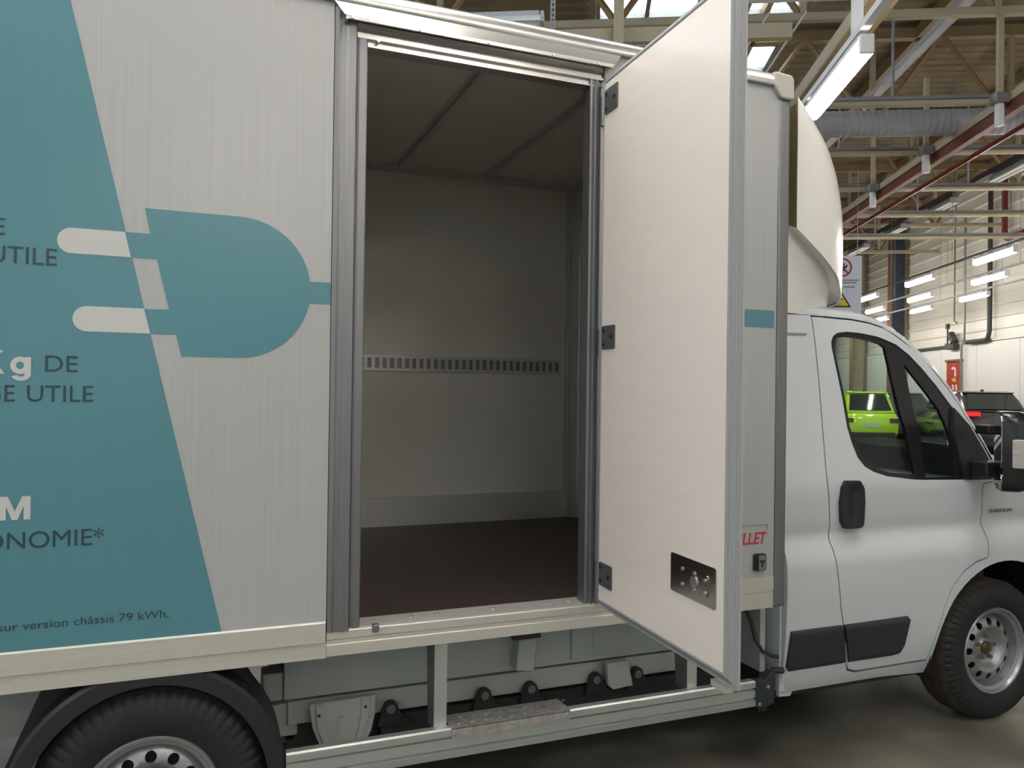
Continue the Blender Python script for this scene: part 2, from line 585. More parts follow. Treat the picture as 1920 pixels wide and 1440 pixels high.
for i, aa in enumerate((11.2, 15.9, 20.6, 25.3, 30.0)):
    t = t0 if i == 0 else copy_tree(t0)
    t.matrix_basis = H(0, aa, 7.0)
    tag(t, 'cream and tan steel roof truss, the one ' + names[i], 'truss', 'roof trusses')

# purlins running down the hall under the deck
pl = ['over the truck box', 'second to the right of the truck box', 'third to the right of the truck box', 'fourth to the right of the truck box', 'outermost one by the eaves']
for i, b in enumerate((0.0, 3.2, 6.4, 9.6, 12.4)):
    o = MB().box(b - 0.05, b + 0.05, 4, 44, 8.72, 8.96).build('roof_purlin', M['tan'])
    hall(o)
    tag(o, 'long tan purlin running down the roof, ' + pl[i], 'purlin', 'roof purlins')

# lower grid of cross pipes
cp = ['nearest', 'second', 'third', 'fourth', 'fifth']
for i, aa in enumerate((11.25, 13.55, 15.95, 18.3, 20.9)):
    r = empty('cross_pipe', mtx=H(0, aa, 5.77))
    tag(r, 'grey and cream horizontal cross pipe under the trusses, %s from the truck' % cp[i], 'pipe', 'cross pipes under the roof')
    MB().tube((2.9, 0, 0), (12.9, 0, 0), 0.05, 10).build('pipe', M['cream'], r, smooth=40)
    MB().box(2.9, 12.9, -0.03, 0.03, 0.05, 0.10).build('cable_channel', M['galv'], r)
    for b in (4.2, 7.4, 9.4):
        MB().tube((b, 0, 0.08), (b, 0, 1.9), 0.022, 6).build('hanger_rod', M['galv'], r)
# red crane beam with cream top flange running down the hall
r = empty('crane_beam', mtx=H(5.70, 0, 5.62))
tag(r, 'red steel beam with cream top flange running down the hall', 'beam')
MB().box(-0.055, 0.055, 7.5, 30, 0.09, 0.20).build('top_flange', M['cream'], r)
MB().box(-0.03, 0.03, 7.5, 30, -0.06, 0.09).build('web', M['redsteel'], r)
MB().box(-0.055, 0.055, 7.5, 30, -0.09, -0.06).build('bottom_flange', M['redsteel'], r)
o = hall(MB().tube((6.05, 7.5, 5.5), (6.05, 30, 5.5), 0.04, 8).build('sprinkler_pipe', M['redpipe'], smooth=40))
tag(o, 'thin red sprinkler pipe running beside the red steel beam', 'pipe')
for i, aa in enumerate((11.25, 13.6, 15.95)):
    r = empty('hanger_post', mtx=H(5.54, (11.25, 13.55, 15.95)[i] - 0.16, 5.36))
    tag(r, 'cream hanger post with white end box by the red beam, %s from the truck' % cp[i], 'hanger post', 'hanger posts')
    MB().box(-0.035, 0.035, -0.035, 0.035, 0.46, 1.6).build('post', M['cream'], r)
    MB().prism(circle(0, 0, 0.068, 6), 'z', 0.02, 0.32).build('end_box', M['lampwhite'], r, bevel=0.01)
    MB().box(-0.09, 0.09, -0.09, 0.09, 0.32, 0.46).build('clamp_plate', M['galv'], r, bevel=0.01)
# cream beam alongside the near lamp
r = empty('cream_beam', mtx=H(2.74, 0, 5.5))
tag(r, 'cream timber-coloured beam running beside the brightest lamp', 'beam')
MB().box(-0.09, 0.09, 5.0, 26, -0.05, 0.16).build('web', M['cream'], r)
MB().box(-0.13, 0.13, 5.0, 26, -0.08, -0.05).build('flange', M['tan'], r)
# grey ventilation duct with ribs
r = empty('ventilation_duct', mtx=H(0, 12.6, 5.95))
tag(r, 'round grey spiral ventilation duct crossing behind the fairing', 'duct')
d = MB()
rings = []
for k in range(49):
    b = 3.0 + k * 0.1
    for off, rr in ((0.0, 0.20), (0.07, 0.20), (0.08, 0.205), (0.095, 0.205)):
        rings.append([(b + off, rr * math.cos(2 * math.pi * q / 20), rr * math.sin(2 * math.pi * q / 20)) for q in range(20)])
d.loft(rings, True, True).build('duct_tube', M['duct'], r, smooth=30)
MB().box(7.9, 9.4, -0.35, 0.35, -0.38, 0.3).build('duct_box', M['duct'], r, bevel=0.02)
MB().box(7.86, 7.9, -0.36, 0.36, -0.4, 0.32).build('end_flange', M['galv'], r)
# cable trays
for lab, b, z, m in (('galvanised cable tray running down the hall above the red beam', 5.6, 7.6, 'duct'), ('second galvanised cable tray, right of the red beam', 8.3, 7.3, 'duct')):
    r = empty('cable_tray', mtx=H(b, 0, z))
    tag(r, lab, 'cable tray')
    MB().box(-0.09, 0.09, 8, 34, 0, 0.012).build('tray_bed', M[m], r)
    for s in (-0.09, 0.09):
        MB().box(s - 0.008, s + 0.008, 8, 34, 0, 0.09).build('side_rail', M[m], r)
# perforated steel angle hanging over the box roof
r = empty('perforated_hanger', mtx=H(-0.50, 9.6, 5.0))
tag(r, 'perforated galvanised angle hanging above the box roof', 'hanger')
MB().box(-0.03, -0.024, -0.03, 0.03, 0, 4).build('plain_leg', M['galv'], r)
for s in (-1, 1):
    MB().box(-0.024 + 0.02 * (s + 1) , -0.006 + 0.02 * (s + 1), -0.03, -0.024, 0, 4).build('strap', M['galv'], r)
rg = MB()
for k in range(60):
    rg.box(-0.006, 0.016, -0.03, -0.024, k * 0.066, k * 0.066 + 0.03)
rg.build('rungs', M['galv'], r)['kind'] = 'stuff'
for i, (b, aa, z1, lab) in enumerate(((0.34, 10.2, 5.3, 'cream steel post hanging above the door header'), (2.0, 10.9, 5.62, 'white hanging post with wide plate above the front corner cap'))):
    r = empty('drop_post', mtx=H(b, aa, z1))
    tag(r, lab, 'post')
    MB().box(-0.065, 0.065, -0.05, 0.05, 0.84 if i else 0.0, 1.26 if i else 1.65).build('plate', M['lampwhite'] if i else M['cream'], r)
    MB().box(-0.03, 0.03, -0.03, 0.03, 0, 1.33 if i else 3.0).build('post', M['lampwhite'] if i else M['tan'], r)
for i, (z, aa, lab) in enumerate(((6.35, 10.4, 'cream cross beam above the box roof, the lower one'), (7.35, 10.8, 'grey cross beam above the box roof, the upper one'))):
    o = hall(MB().box(-5, 2.6 + 0.4 * i, aa - 0.06, aa + 0.06, z, z + 0.2).build('cross_beam', M['cream'] if i == 0 else M['galv'], bevel=0.01))
    tag(o, lab, 'beam')
for i, (b0, lab) in enumerate(((2.35, 'thin steel tie rod slanting down beside the white hanging post, left one'), (2.85, 'thin steel tie rod slanting down beside the white hanging post, right one'))):
    r = empty('tie_rod', mtx=H(b0 + 0.1, 11.0, 7.0))
    tag(r, lab, 'tie rod', 'tie rods')
    MB().tube((0, 0, 0), (-0.75, 0.4, -1.15), 0.014, 6).build('rod', M['lampwhite'], r)
    MB().tube((-0.50, 0.27, -0.77), (-0.60, 0.32, -0.92), 0.028, 6).build('turnbuckle', M['galv'], r)

# ---- lamps
def lit_lamp():
    r = empty('tube_lamp')
    rings = []
    for yy, rr in ((0.0, 0.02), (0.015, 0.05), (0.05, 0.068), (1.45, 0.068), (1.485, 0.05), (1.5, 0.02)):
        rings.append([(rr * math.cos(2 * math.pi * q / 16), yy, rr * 0.85 * math.sin(2 * math.pi * q / 16)) for q in range(16)])
    MB().loft(rings, True, True).build('diffuser', M['tubelight'], r, smooth=50)
    MB().box(-0.05, 0.05, 0.03, 1.47, 0.052, 0.10).build('housing', M['lampgrey'], r, bevel=0.01)
    for yy in (-0.035, 1.495):
        MB().box(-0.05, 0.05, yy, yy + 0.04, -0.045, 0.09).build('end_cap', M['lampwhite'], r, bevel=0.012)
    for yy in (0.25, 1.25):
        MB().box(-0.02, 0.02, yy - 0.02, yy + 0.02, 0.10, 0.135).build('bracket', M['galv'], r)
    return r
lamp0 = lit_lamp()
lamp_used = [False]
def place_lamp(b, a, z, label, group, s=1.0):
    if lamp_used[0]:
        o = copy_tree(lamp0)
    else:
        o, lamp_used[0] = lamp0, True
    o.matrix_basis = H(b, a, z) @ Matrix.Diagonal((s, 1, s, 1))
    tag(o, label, 'lamp', group)
    return o
ordn = ['nearest', 'second nearest', 'third nearest', 'fourth nearest', 'fifth nearest', 'sixth nearest', 'seventh nearest']
rown = ['top row', 'middle row', 'bottom row']
for k, (b, starts) in enumerate(((7.85, (15.1, 18.5, 21.95, 25.4, 11.6, 28.9)), (9.25, (18.15, 21.9, 25.3, 14.6, 11.2, 28.7, 32.2)), (10.6, (21.7, 25.1, 18.2, 14.8, 28.6, 32.0, 35.5, 39.0)))):
    for i, a0 in enumerate(starts):
        if a0 * 0.95 - b * 1.43 < 2.2:
            place_lamp(b, a0, 4.4, 'lit %s tube lamp by the wall, out past the right picture edge' % rown[k], 'lit lamps past the right edge')
        else:
            place_lamp(b, a0, 4.4, 'lit tube lamp by the wall, %s in view of the %s of lamps' % (ordn[sorted(q for q in starts if q * 0.95 - b * 1.43 >= 2.2).index(a0)], rown[k]), 'lit lamps in rows by the right wall')
    r = empty('lamp_rail', mtx=H(b, 0, 4.535))
    tag(r, 'thin grey rail carrying the %s of tube lamps by the wall' % rown[k], 'lamp rail', 'lamp rails')
    MB().box(-0.022, 0.022, 9.0, 41, 0, 0.045).build('rail_bar', M['galv'], r)
    for aa in (10, 14, 17.6, 21, 24.5, 28):
        MB().tube((0, aa, 0.04), (0, aa, 4.4), 0.006, 5).build('suspension_wire', M['galv'], r)
place_lamp(2.16, 6.34, 4.45, 'large bright tube lamp right beside the roof fairing', None, 1.15)
r = empty('lamp_rail', mtx=H(2.16, 0, 4.612))
tag(r, 'grey rail above the large bright tube lamp', 'lamp rail', 'lamp rails')
MB().box(-0.035, 0.035, -9, 8.6, 0, 0.06).build('rail_bar', M['lampwhite'], r)
for aa in (-6, -2, 2, 6.55):
    MB().box(-0.04, 0.04, aa - 0.03, aa + 0.03, 0.06, 1.0).build('suspension_bracket', M['lampwhite'], r)
# the near lamp's row goes on; two more rows are added for light
for k, b in enumerate((2.16, 5.3, -3.2)):
    for i, a0 in enumerate((-8.4, -4.7, -1.0, 2.64)):
        if i == 3 and b != 2.16:
            continue
        place_lamp(b, a0, 4.45, 'unseen tube lamp over the near side, continued and added rows', 'lit lamps over the near side of the hall', 1.15)

for i, a0 in enumerate((1.45,)):
    place_lamp(-0.25, a0, 4.45, 'lit tube lamp straight above the open side door, out of the picture', None, 1.15)

def unlit_lamp():
    r = empty('reflector_lamp')
    MB().prism([(-0.12, 0.0), (0.12, 0.0), (0.12, 0.02), (0.05, 0.09), (-0.05, 0.09), (-0.12, 0.02)], 'y', 0, 1.5).build('reflector', M['lampwhite'], r)
    MB().box(-0.05, 0.05, 0.02, 1.48, 0.09, 0.15).build('housing', M['lampgrey'], r)
    MB().tube((0.0, 0.05, -0.012), (0.0, 1.45, -0.012), 0.016, 8).build('tube', M['lampwhite'], r, smooth=40)
    for s in (-0.04, 1.5):
        MB().box(-0.1, 0.1, s, s + 0.04, -0.005, 0.12).build('end_cap', M['lampgrey'], r)
    return r
ul = unlit_lamp()
for i, a0 in enumerate((16.5, 19.9, 22.9, 25.9)):
    o = ul if i == 0 else copy_tree(ul)
    o.matrix_basis = H(8.9, a0, 6.42)
    tag(o, 'switched-off white reflector lamp below the eaves, %s one' % ordn[i], 'lamp', 'unlit lamps below the eaves')
o = hall(MB().box(8.80, 9.0, 9, 33, 6.60, 6.72).build('trunking', M['darksteel']))
tag(o, 'dark cable trunking carrying the unlit reflector lamps', 'trunking')
for b, aa, z, rz, lab in ((3.25, 9.6, 6.5, math.pi / 2, 'unlit lamp with a small red tag above the front corner cap'), (-0.62, 9.2, 6.08, math.pi / 2, 'unlit lamp hanging above the door header')):
    o = copy_tree(ul, mtx=H(b, aa, z, rz))
    tag(o, lab, 'lamp')
    if 'red' in lab:
        MB().box(-0.125, -0.122, 0.95, 1.03, 0.0, 0.09).build('red_tag', M['firered'], o)
        MB().box(0.122, 0.125, 0.95, 1.03, 0.0, 0.09).build('red_tag', M['firered'], o)

# ---- fittings on the right-hand wall
def wall_pipe(name, pts, r_, m, label, cat='pipe'):
    o = hall(MB().path(pts, r_, 8).build(name, m, smooth=50))
    tag(o, label, cat)
    return o
wb = B1 - 0.2
wall_pipe('conduit', [(wb, 27.75, 8.0), (wb, 27.75, 3.6), (wb, 27.95, 3.35), (wb, 28.0, 1.0)], 0.04, M['galv'], 'grey conduit running down the wall right of the red panel')
wall_pipe('conduit', [(wb, 28.5, 8.0), (wb, 28.5, 4.3), (wb, 28.3, 4.2)], 0.03, M['tan'], 'thin tan conduit beside the grey one on the wall')
wall_pipe('drain_pipe', [(wb, 26.1, 8.3), (wb, 26.1, 3.75), (wb, 26.2, 3.52), (wb, 26.4, 3.48), (wb, 27.6, 3.48)], 0.075, M['darksteel'], 'dark pipe coming down the wall with an elbow to the left')
wall_pipe('fire_pipe', [(wb, 25.25, 8.9), (wb, 25.25, 6.75), (wb, 25.2, 6.60), (wb, 25.05, 6.52), (wb, 22.5, 6.52)], 0.09, M['redpipe'], 'dark red fire pipe with a bend high on the wall')
r = empty('wall_jib', mtx=H(B1 - 0.1, 28.5, 3.42))
tag(r, 'small dark jib arm with a motor on the white wall', 'jib arm')
MB().box(-0.10, -0.03, 0.0, 3.2, -0.04, 0.04).build('arm', M['darksteel'], r)
MB().box(-0.2, -0.02, -0.15, 0.5, -0.12, 0.10).build('carriage', M['darksteel'], r, bevel=0.02)
MB().tube((-0.12, -0.1, 0.1), (-0.12, 0.2, 0.42), 0.13, 10).build('motor', M['darksteel'], r, smooth=40)
MB().tube((-0.12, 0.45, 0.0), (-0.12, 0.45, 0.72), 0.03, 6).build('mast', M['darksteel'], r)
MB().box(-0.17, -0.07, 0.38, 0.52, 0.62, 0.80).build('sensor', M['darksteel'], r)
r = empty('fire_notice_board', mtx=H(B1 - 0.07, 28.0, 1.8))
tag(r, 'tall red fire notice panel with white symbols on the white wall', 'panel')
MB().box(-0.04, 0, 0.15, 1.25, 0.0, 1.08).build('board', M['firered'], r)
MB().box(-0.09, 0, 0.1, 1.28, 1.06, 1.14).build('top_rail', M['brownsteel'], r)
def flat_b(poly, x):      # thin print on a board facing -b: polygon in (a, z)
    return MB().prism(poly, 'x', x - 0.004, x)
flat_b([(0.72 + 0.20 * math.cos(t), 0.72 + 0.16 * math.sin(t)) for t in np.linspace(0.6, 4.2, 14)] + [(0.72 + 0.09 * math.cos(t), 0.72 + 0.09 * math.sin(t)) for t in np.linspace(4.2, 0.6, 14)], -0.04).build('hose_symbol', M['wallwhite'], r)
flat_b([(0.50, 0.56), (0.62, 0.52), (0.66, 0.62), (0.56, 0.68)], -0.04).build('hose_symbol', M['wallwhite'], r)
flat_b([(0.48, 0.34), (0.78, 0.36), (0.86, 0.46), (0.6, 0.5)], -0.04).build('pictogram', M['signyellow'], r)
for q in (0.42, 0.66):
    flat_b([(q, 0.05), (q + 0.12, 0.05), (q + 0.16, 0.24), (q + 0.05, 0.26)], -0.04).build('pictogram', M['wallwhite'], r)

# ---- safety board hanging in front of the far lamps
r = empty('safety_board', mtx=H(4.40, 13.0, 2.74))
tag(r, 'white safety board with hand prohibition symbol and yellow warning triangle', 'sign')
MB().box(-0.62, 0.0, -0.01, 0.01, 0.0, 1.2).build('board', M['signwhite'], r, bevel=0.004)
def ann(cx, cz, ro, ri, n=40):
    m = MB()
    vs = []
    for rr, yy in ((ro, -0.013), (ri, -0.013)):
        vs += [(cx + rr * math.cos(2 * math.pi * i / n), yy, cz + rr * math.sin(2 * math.pi * i / n)) for i in range(n)]
    return m.add(vs, [(i, (i + 1) % n, n + (i + 1) % n, n + i) for i in range(n)])
ann(-0.31, 1.01, 0.155, 0.128).build('prohibition_ring', M['signred'], r)
c45 = 0.7071
cx, cz, q = -0.31, 1.01, 0.14
MB().prism([(cx - q * c45 + 0.01, cz + q * c45 + 0.01), (cx - q * c45 - 0.01, cz + q * c45 - 0.01), (cx + q * c45 - 0.01, cz - q * c45 - 0.01), (cx + q * c45 + 0.01, cz - q * c45 + 0.01)], 'y', -0.0150, -0.0135).build('prohibition_bar', M['signred'], r)
hand = [(cx - 0.055, cz - 0.06), (cx + 0.04, cz - 0.06), (cx + 0.055, cz - 0.02), (cx + 0.09, cz + 0.03), (cx + 0.075, cz + 0.045), (cx + 0.042, cz + 0.015)]
for k in range(4):
    x = cx + 0.030 - k * 0.028
    h = (0.07, 0.095, 0.10, 0.075)[k]
    hand += [(x + 0.010, cz + 0.01), (x + 0.010, cz + h), (x - 0.010, cz + h), (x - 0.010, cz + 0.01)]
MB().prism(hand, 'y', -0.0132, -0.0115).build('hand_symbol', M['signblack'], r)
for x0, x1, zc in ((-0.57, -0.04, 0.79), (-0.54, -0.08, 0.75), (-0.50, -0.11, 0.68)):
    MB().box(x0, x1, -0.0125, -0.011, zc, zc + 0.022).build('print_line', M['signgrey'], r)
MB().prism([(-0.53, 0.36), (-0.16, 0.36), (-0.345, 0.66)], 'y', -0.0125, -0.011).build('triangle_border', M['signblack'], r)
MB().prism([(-0.488, 0.385), (-0.202, 0.385), (-0.345, 0.615)], 'y', -0.0135, -0.0122).build('triangle_field', M['signyellow'], r)
MB().prism([(-0.37, 0.40), (-0.34, 0.40), (-0.33, 0.47), (-0.29, 0.49), (-0.33, 0.53), (-0.36, 0.52), (-0.40, 0.47)], 'y', -0.0145, -0.0132).build('warning_symbol', M['signblack'], r)
for x in (-0.55, -0.07):
    MB().tube((x, 0, 1.19), (x, 0, 2.65), 0.006, 5).build('hanging_wire', M['galv'], r)

# ================================================================== THE TRUCK
YC = 1.06
truck = empty('box_truck', (1.0, YC, 0), world_coords=True)
tag(truck, 'white box truck with teal plug graphic and open side door', 'truck')
T = truck
XR, XF = -2.65, 2.37            # rear and front of the cargo box
YF = 2.12                       # far side
ZB, ZT = 0.77, 3.106

# ---- side panels with their graphics
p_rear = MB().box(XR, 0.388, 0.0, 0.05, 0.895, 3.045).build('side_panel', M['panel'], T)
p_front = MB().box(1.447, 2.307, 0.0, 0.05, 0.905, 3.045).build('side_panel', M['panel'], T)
def film(poly, name, m, parent, y=-0.0012, label=None):
    o = MB().prism(poly, 'y', y, 0.0).build(name, m, parent)
    if label:
        o['label'] = label
    return o
def edge_x(z):      # slanted right edge of the teal field
    return 0.050 - 0.2330 * (z - 0.895)
field = [(XR, 0.896)] + [(edge_x(z), z) for z in (0.896, 1.521, 1.948, 2.19, 2.894, 3.044)] + [(XR, 3.044)]
film(field, 'teal_field', M['teal'], p_rear, label='teal field with slanted edge')
def arc(cx, cz, rx, rz, a0, a1, n):
    return [(cx + rx * math.cos(math.radians(a0 + (a1 - a0) * i / n)), cz + rz * math.sin(math.radians(a0 + (a1 - a0) * i / n))) for i in range(n + 1)]
plug = [(-0.255, 2.19), (-0.182, 2.19), (-0.199, 2.271)] + arc(0.085, 2.036, 0.235, 0.235, 90, 8, 14) + [(0.388, 2.069), (0.388, 1.994)] + arc(0.085, 2.036, 0.235, 0.235, -10, -90, 14) + \
       [(-0.085, 1.801), (-0.102, 1.871), (-0.178, 1.871), (-0.197, 1.949), (-0.124, 1.951), (-0.162, 2.111), (-0.236, 2.111)]
film(plug, 'plug_graphic', M['teal'], p_rear, y=-0.0014, label='teal electric plug graphic')
film([(-0.255, 2.190), (-0.237, 2.111)] + arc(-0.402, 2.1505, 0.0395, 0.0395, 270, 90, 12), 'plug_prong', M['white_vinyl'], p_rear, y=-0.0022, label='white rounded plug prong')
film([(-0.197, 1.950), (-0.178, 1.871)] + arc(-0.357, 1.9105, 0.0395, 0.0395, 270, 90, 12), 'plug_prong', M['white_vinyl'], p_rear, y=-0.0022, label='white rounded plug prong')
film([(1.447, 1.991), (2.295, 1.991), (2.295, 2.066), (1.447, 2.066)], 'cable_stripe', M['teal'], p_front, label='teal cable stripe')
TY = -0.0024
text_mesh('lettering', 'DE', 0.055, -0.578, 2.152, TY, M['dark_vinyl'], p_rear, width=0.088)
text_mesh('lettering', 'UTILE', 0.055, -0.441, 2.069, TY, M['dark_vinyl'], p_rear, width=0.178)
def bold_letter(poly, x, z):
    film([(x + a * 0.071, z + b * 0.071) for a, b in poly], 'lettering', M['white_vinyl'], p_rear, y=TY)
LK = [(0, 0), (0.26, 0), (0.26, 0.33), (0.36, 0.43), (0.66, 0), (0.97, 0), (0.55, 0.60), (0.93, 1), (0.60, 1), (0.26, 0.62), (0.26, 1), (0, 1)]
LM = [(0, 0), (0.25, 0), (0.25, 0.60), (0.47, 0.0), (0.68, 0.0), (0.90, 0.60), (0.90, 0), (1.15, 0), (1.15, 1), (0.84, 1), (0.575, 0.36), (0.31, 1), (0, 1)]
bold_letter(LK, -0.642, 1.735)
def ring_part(m, cx, cz, rx0, rz0, rx1, rz1, a0, a1, n, y):
    o_, i_ = arc(cx, cz, rx0, rz0, a0, a1, n), arc(cx, cz, rx1, rz1, a0, a1, n)
    for k in range(n):
        m.prism([o_[k], o_[k + 1], i_[k + 1], i_[k]], 'y', y, 0.0)
gx, gz, gs = -0.505 - 0.76 * 0.071, 1.735, 0.071
gm = MB()
ring_part(gm, gx + 0.36 * gs, gz + 0.37 * gs, 0.36 * gs, 0.37 * gs, 0.15 * gs, 0.16 * gs, 0, 360, 24, TY)
gm.prism([(gx + 0.53 * gs, gz - 0.02 * gs), (gx + 0.76 * gs, gz - 0.02 * gs), (gx + 0.76 * gs, gz + 0.73 * gs), (gx + 0.53 * gs, gz + 0.73 * gs)], 'y', TY - 0.0003, 0.0)
ring_part(gm, gx + 0.40 * gs, gz - 0.02 * gs, 0.36 * gs, 0.27 * gs, 0.13 * gs, 0.09 * gs, 0, -165, 14, TY - 0.0005)
gm.build('lettering', M['white_vinyl'], p_rear)
text_mesh('lettering', 'DE', 0.053, -0.380, 1.744, TY, M['dark_vinyl'], p_rear, width=0.088)
text_mesh('lettering', 'UTILE', 0.053, -0.336, 1.652, TY, M['dark_vinyl'], p_rear, width=0.178)
text_mesh('lettering', 'CHARGE', 0.053, -0.546, 1.652, TY, M['dark_vinyl'], p_rear, width=0.26)
bold_letter(LK, -0.500 - 2.22 * 0.071, 1.294)
bold_letter(LM, -0.500 - 1.15 * 0.071, 1.294)
text_mesh('lettering', 'AUTONOMIE*', 0.054, -0.300, 1.206, TY, M['dark_vinyl'], p_rear, width=0.475)
text_mesh('lettering', 'sur version ch\u00e2ssis 79 kWh.', 0.026, -0.111, 0.960, TY, M['dark_vinyl'], p_rear, width=0.468)
text_mesh('lettering', 'UILLET', 0.052, 2.268, 1.053, TY, M['red_vinyl'], p_front, shear=0.22, bold=0.012, width=0.182)
fr = MB()
fr.box(1.6, 2.274, -0.002, 0, 1.132, 1.136).box(2.270, 2.274, -0.002, 0, 1.112, 1.134)
fr.build('sticker_edge', M['greyseal'], p_front)
ct = MB().prism(rrect(2.197, 2.259, 0.938, 1.010, 0.008), 'y', -0.012, 0).build('door_keeper', M['black'], p_front, label='black door keeper with steel plate')
MB().prism(rrect(2.212, 2.249, 0.942, 1.006, 0.006), 'y', -0.02, -0.012).build('keeper_plate', M['steel'], ct)
MB().prism([(2.218, 0.985), (2.244, 0.985), (2.244, 0.976), (2.235, 0.974), (2.235, 0.955), (2.228, 0.955), (2.227, 0.974), (2.218, 0.976)], 'y', -0.0215, -0.02).build('keeper_slot', M['signblack'], ct)

# ---- aluminium roof edge, corner post and cap
re_prof = [(0.06, 3.045), (-0.012, 3.045), (-0.016, 3.050), (-0.016, 3.072), (-0.010, 3.092), (0.004, 3.106), (0.06, 3.110)]
MB().prism(re_prof, 'x', XR, 2.27).build('roof_edge', M['alu_h'], T, smooth=50)
# rain gutter above the door, mitred ends
def gutter():
    prof = [(-0.016, 3.044), (-0.034, 2.996), (-0.040, 2.992), (-0.040, 2.980), (-0.034, 2.980), (-0.030, 2.988), (0.0, 2.992), (0.0, 3.044)]
    rings = []
    for end in (0, 1):
        rg = []
        for y, z in prof:
            k = (3.044 - z) / 0.064
            x = (0.386 + 0.042 * k) if end == 0 else (1.513 - 0.052 * k)
            rg.append((x, y, z))
        rings.append(rg)
    return MB().loft(rings, True, True)
g = gutter().build('rain_gutter', M['alu_h'], T)
for x in (0.444, 0.682, 0.944, 1.203, 1.40):
    MB().tube((x, -0.044, 2.986), (x, -0.040, 2.986), 0.0055, 10).build('rivet', M['bolt'], g)
MB().prism([(0.42, 2.975), (0.428, 2.975), (0.428, 2.992), (0.42, 2.992)], 'y', -0.044, -0.0).build('gutter_end', M['alu_h'], g)
MB().box(2.307, XF, -0.006, 0.06, ZB, 3.0).build('corner_post', M['alu_v'], T, bevel=0.012, seg=3)
MB().prism([(2.27, 3.109), (2.27, 3.046), (2.30, 3.004), (2.318, 2.994), (2.378, 2.994), (2.380, 3.085), (2.366, 3.104)], 'y', -0.020, 0.10).build('corner_cap', M['cap'], T, bevel=0.01, seg=3)

# ---- door frame: left jamb, header, right jamb, sill
MB().prism([(0.390, -0.004), (0.404, -0.010), (0.412, -0.006), (0.430, -0.006), (0.438, -0.011), (0.462, -0.011), (0.466, -0.004), (0.466, 0.05), (0.390, 0.05)], 'z', 0.858, 3.03).build('jamb_profile', M['alu_v'], T)
MB().prism([(0.468, 0.002), (0.476, -0.001), (0.500, -0.001), (0.504, 0.002), (0.504, 0.06), (0.468, 0.06)], 'z', 0.864, 2.945).build('jamb_inner', M['alu_v'], T)
MB().prism([(0.012, 2.995), (0.0, 2.99), (0.0, 2.972), (0.012, 2.964), (0.012, 2.950), (-0.002, 2.948), (-0.002, 2.938), (0.014, 2.934), (0.014, 2.922), (0.004, 2.918), (0.004, 2.912), (0.06, 2.912), (0.06, 2.995)], 'x', 0.468, 1.44).build('header_profile', M['alu_h'], T)
MB().tube((0.540, -0.010, 2.935), (0.540, 0.012, 2.935), 0.006, 10).build('header_stud', M['bolt'], T)
MB().prism([(1.385, 0.002), (1.394, 0.0), (1.398, 0.006), (1.406, 0.006), (1.410, 0.0), (1.420, 0.0), (1.424, 0.008), (1.434, 0.008), (1.446, -0.004), (1.446, 0.06), (1.385, 0.06)], 'z', 0.864, 2.945).build('hinge_jamb', M['alu_v'], T)
# bottom rail of the body
MB().prism([(-0.008, 0.826), (-0.008, 0.892), (-0.004, 0.897), (0.05, 0.897), (0.05, 0.826)], 'x', XR, 0.386).build('rail_cover', M['alu_gold'], T)
MB().prism([(-0.002, ZB), (-0.002, 0.824), (0.05, 0.824), (0.05, ZB)], 'x', XR, 0.389).build('bottom_rail', M['alu_gold'], T)
MB().prism([(-0.002, ZB + 0.004), (-0.002, 0.812), (0.0, 0.816), (0.0, 0.828), (-0.003, 0.832), (-0.003, 0.858), (0.0, 0.862), (0.05, 0.862), (0.05, ZB + 0.004)], 'x', 0.390, 1.60).build('door_sill', M['alu_gold'], T)
MB().prism([(-0.002, ZB), (-0.002, 0.836), (0.001, 0.838), (0.001, 0.842), (-0.004, 0.844), (-0.004, 0.906), (0.05, 0.906), (0.05, ZB)], 'x', 1.602, 2.306).build('bottom_rail', M['alu_gold'], T)
lip = MB().box(0.47, 1.43, 0.0, 0.10, 0.8625, 0.868).build('threshold_strip', M['alu_in'], T)
for x in (0.70, 0.80, 1.02, 1.26, 1.34):
    MB().tube((x, 0.05, 0.868), (x, 0.05, 0.872), 0.007, 8).build('screw', M['bolt'], lip)
MB().box(0.548, 0.572, -0.016, 0.012, 0.845, 0.872).build('sill_stop', M['hinge'], T, bevel=0.005)

# ---- shell of the box
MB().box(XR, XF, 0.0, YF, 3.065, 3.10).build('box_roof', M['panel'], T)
MB().box(XR, XF, YF - 0.12, YF, ZB, 3.10).build('far_side_panel', M['liner'], T)
MB().box(XR, XR + 0.05, 0.0, YF, ZB, 3.10).build('box_rear_wall', M['liner'], T)
MB().box(2.30, XF, 0.05, YF, ZB, 3.08).build('box_front_wall', M['liner'], T)
MB().box(XR, XF - 0.02, 0.02, YF - 0.02, 0.80, 0.859).build('box_floor', M['plyfloor'], T)
MB().box(XR, 0.40, 0.051, 0.07, 0.86, 3.06).build('side_lining', M['liner'], T)
MB().box(1.45, 2.30, 0.051, 0.07, 0.86, 3.06).build('side_lining', M['liner'], T)
MB().box(0.388, 1.447, 0.051, 0.07, 2.93, 3.06).build('header_lining', M['liner'], T)
MB().box(XR + 0.05, 2.30, 0.05, YF - 0.12, 3.060, 3.0645).build('ceiling_lining', M['liner'], T)
YW = 1.95                         # lining of the far wall
MB().box(XR + 0.05, 2.30, YW, YF - 0.12, 0.859, 3.06).build('wall_lining', M['liner'], T)
MB().prism([(YW, 3.028), (YW - 0.02, 3.026), (YW - 0.075, 3.045), (YW - 0.075, 3.064), (YW, 3.064)], 'x', XR + 0.05, 2.30).build('ceiling_moulding', M['alu_in'], T)
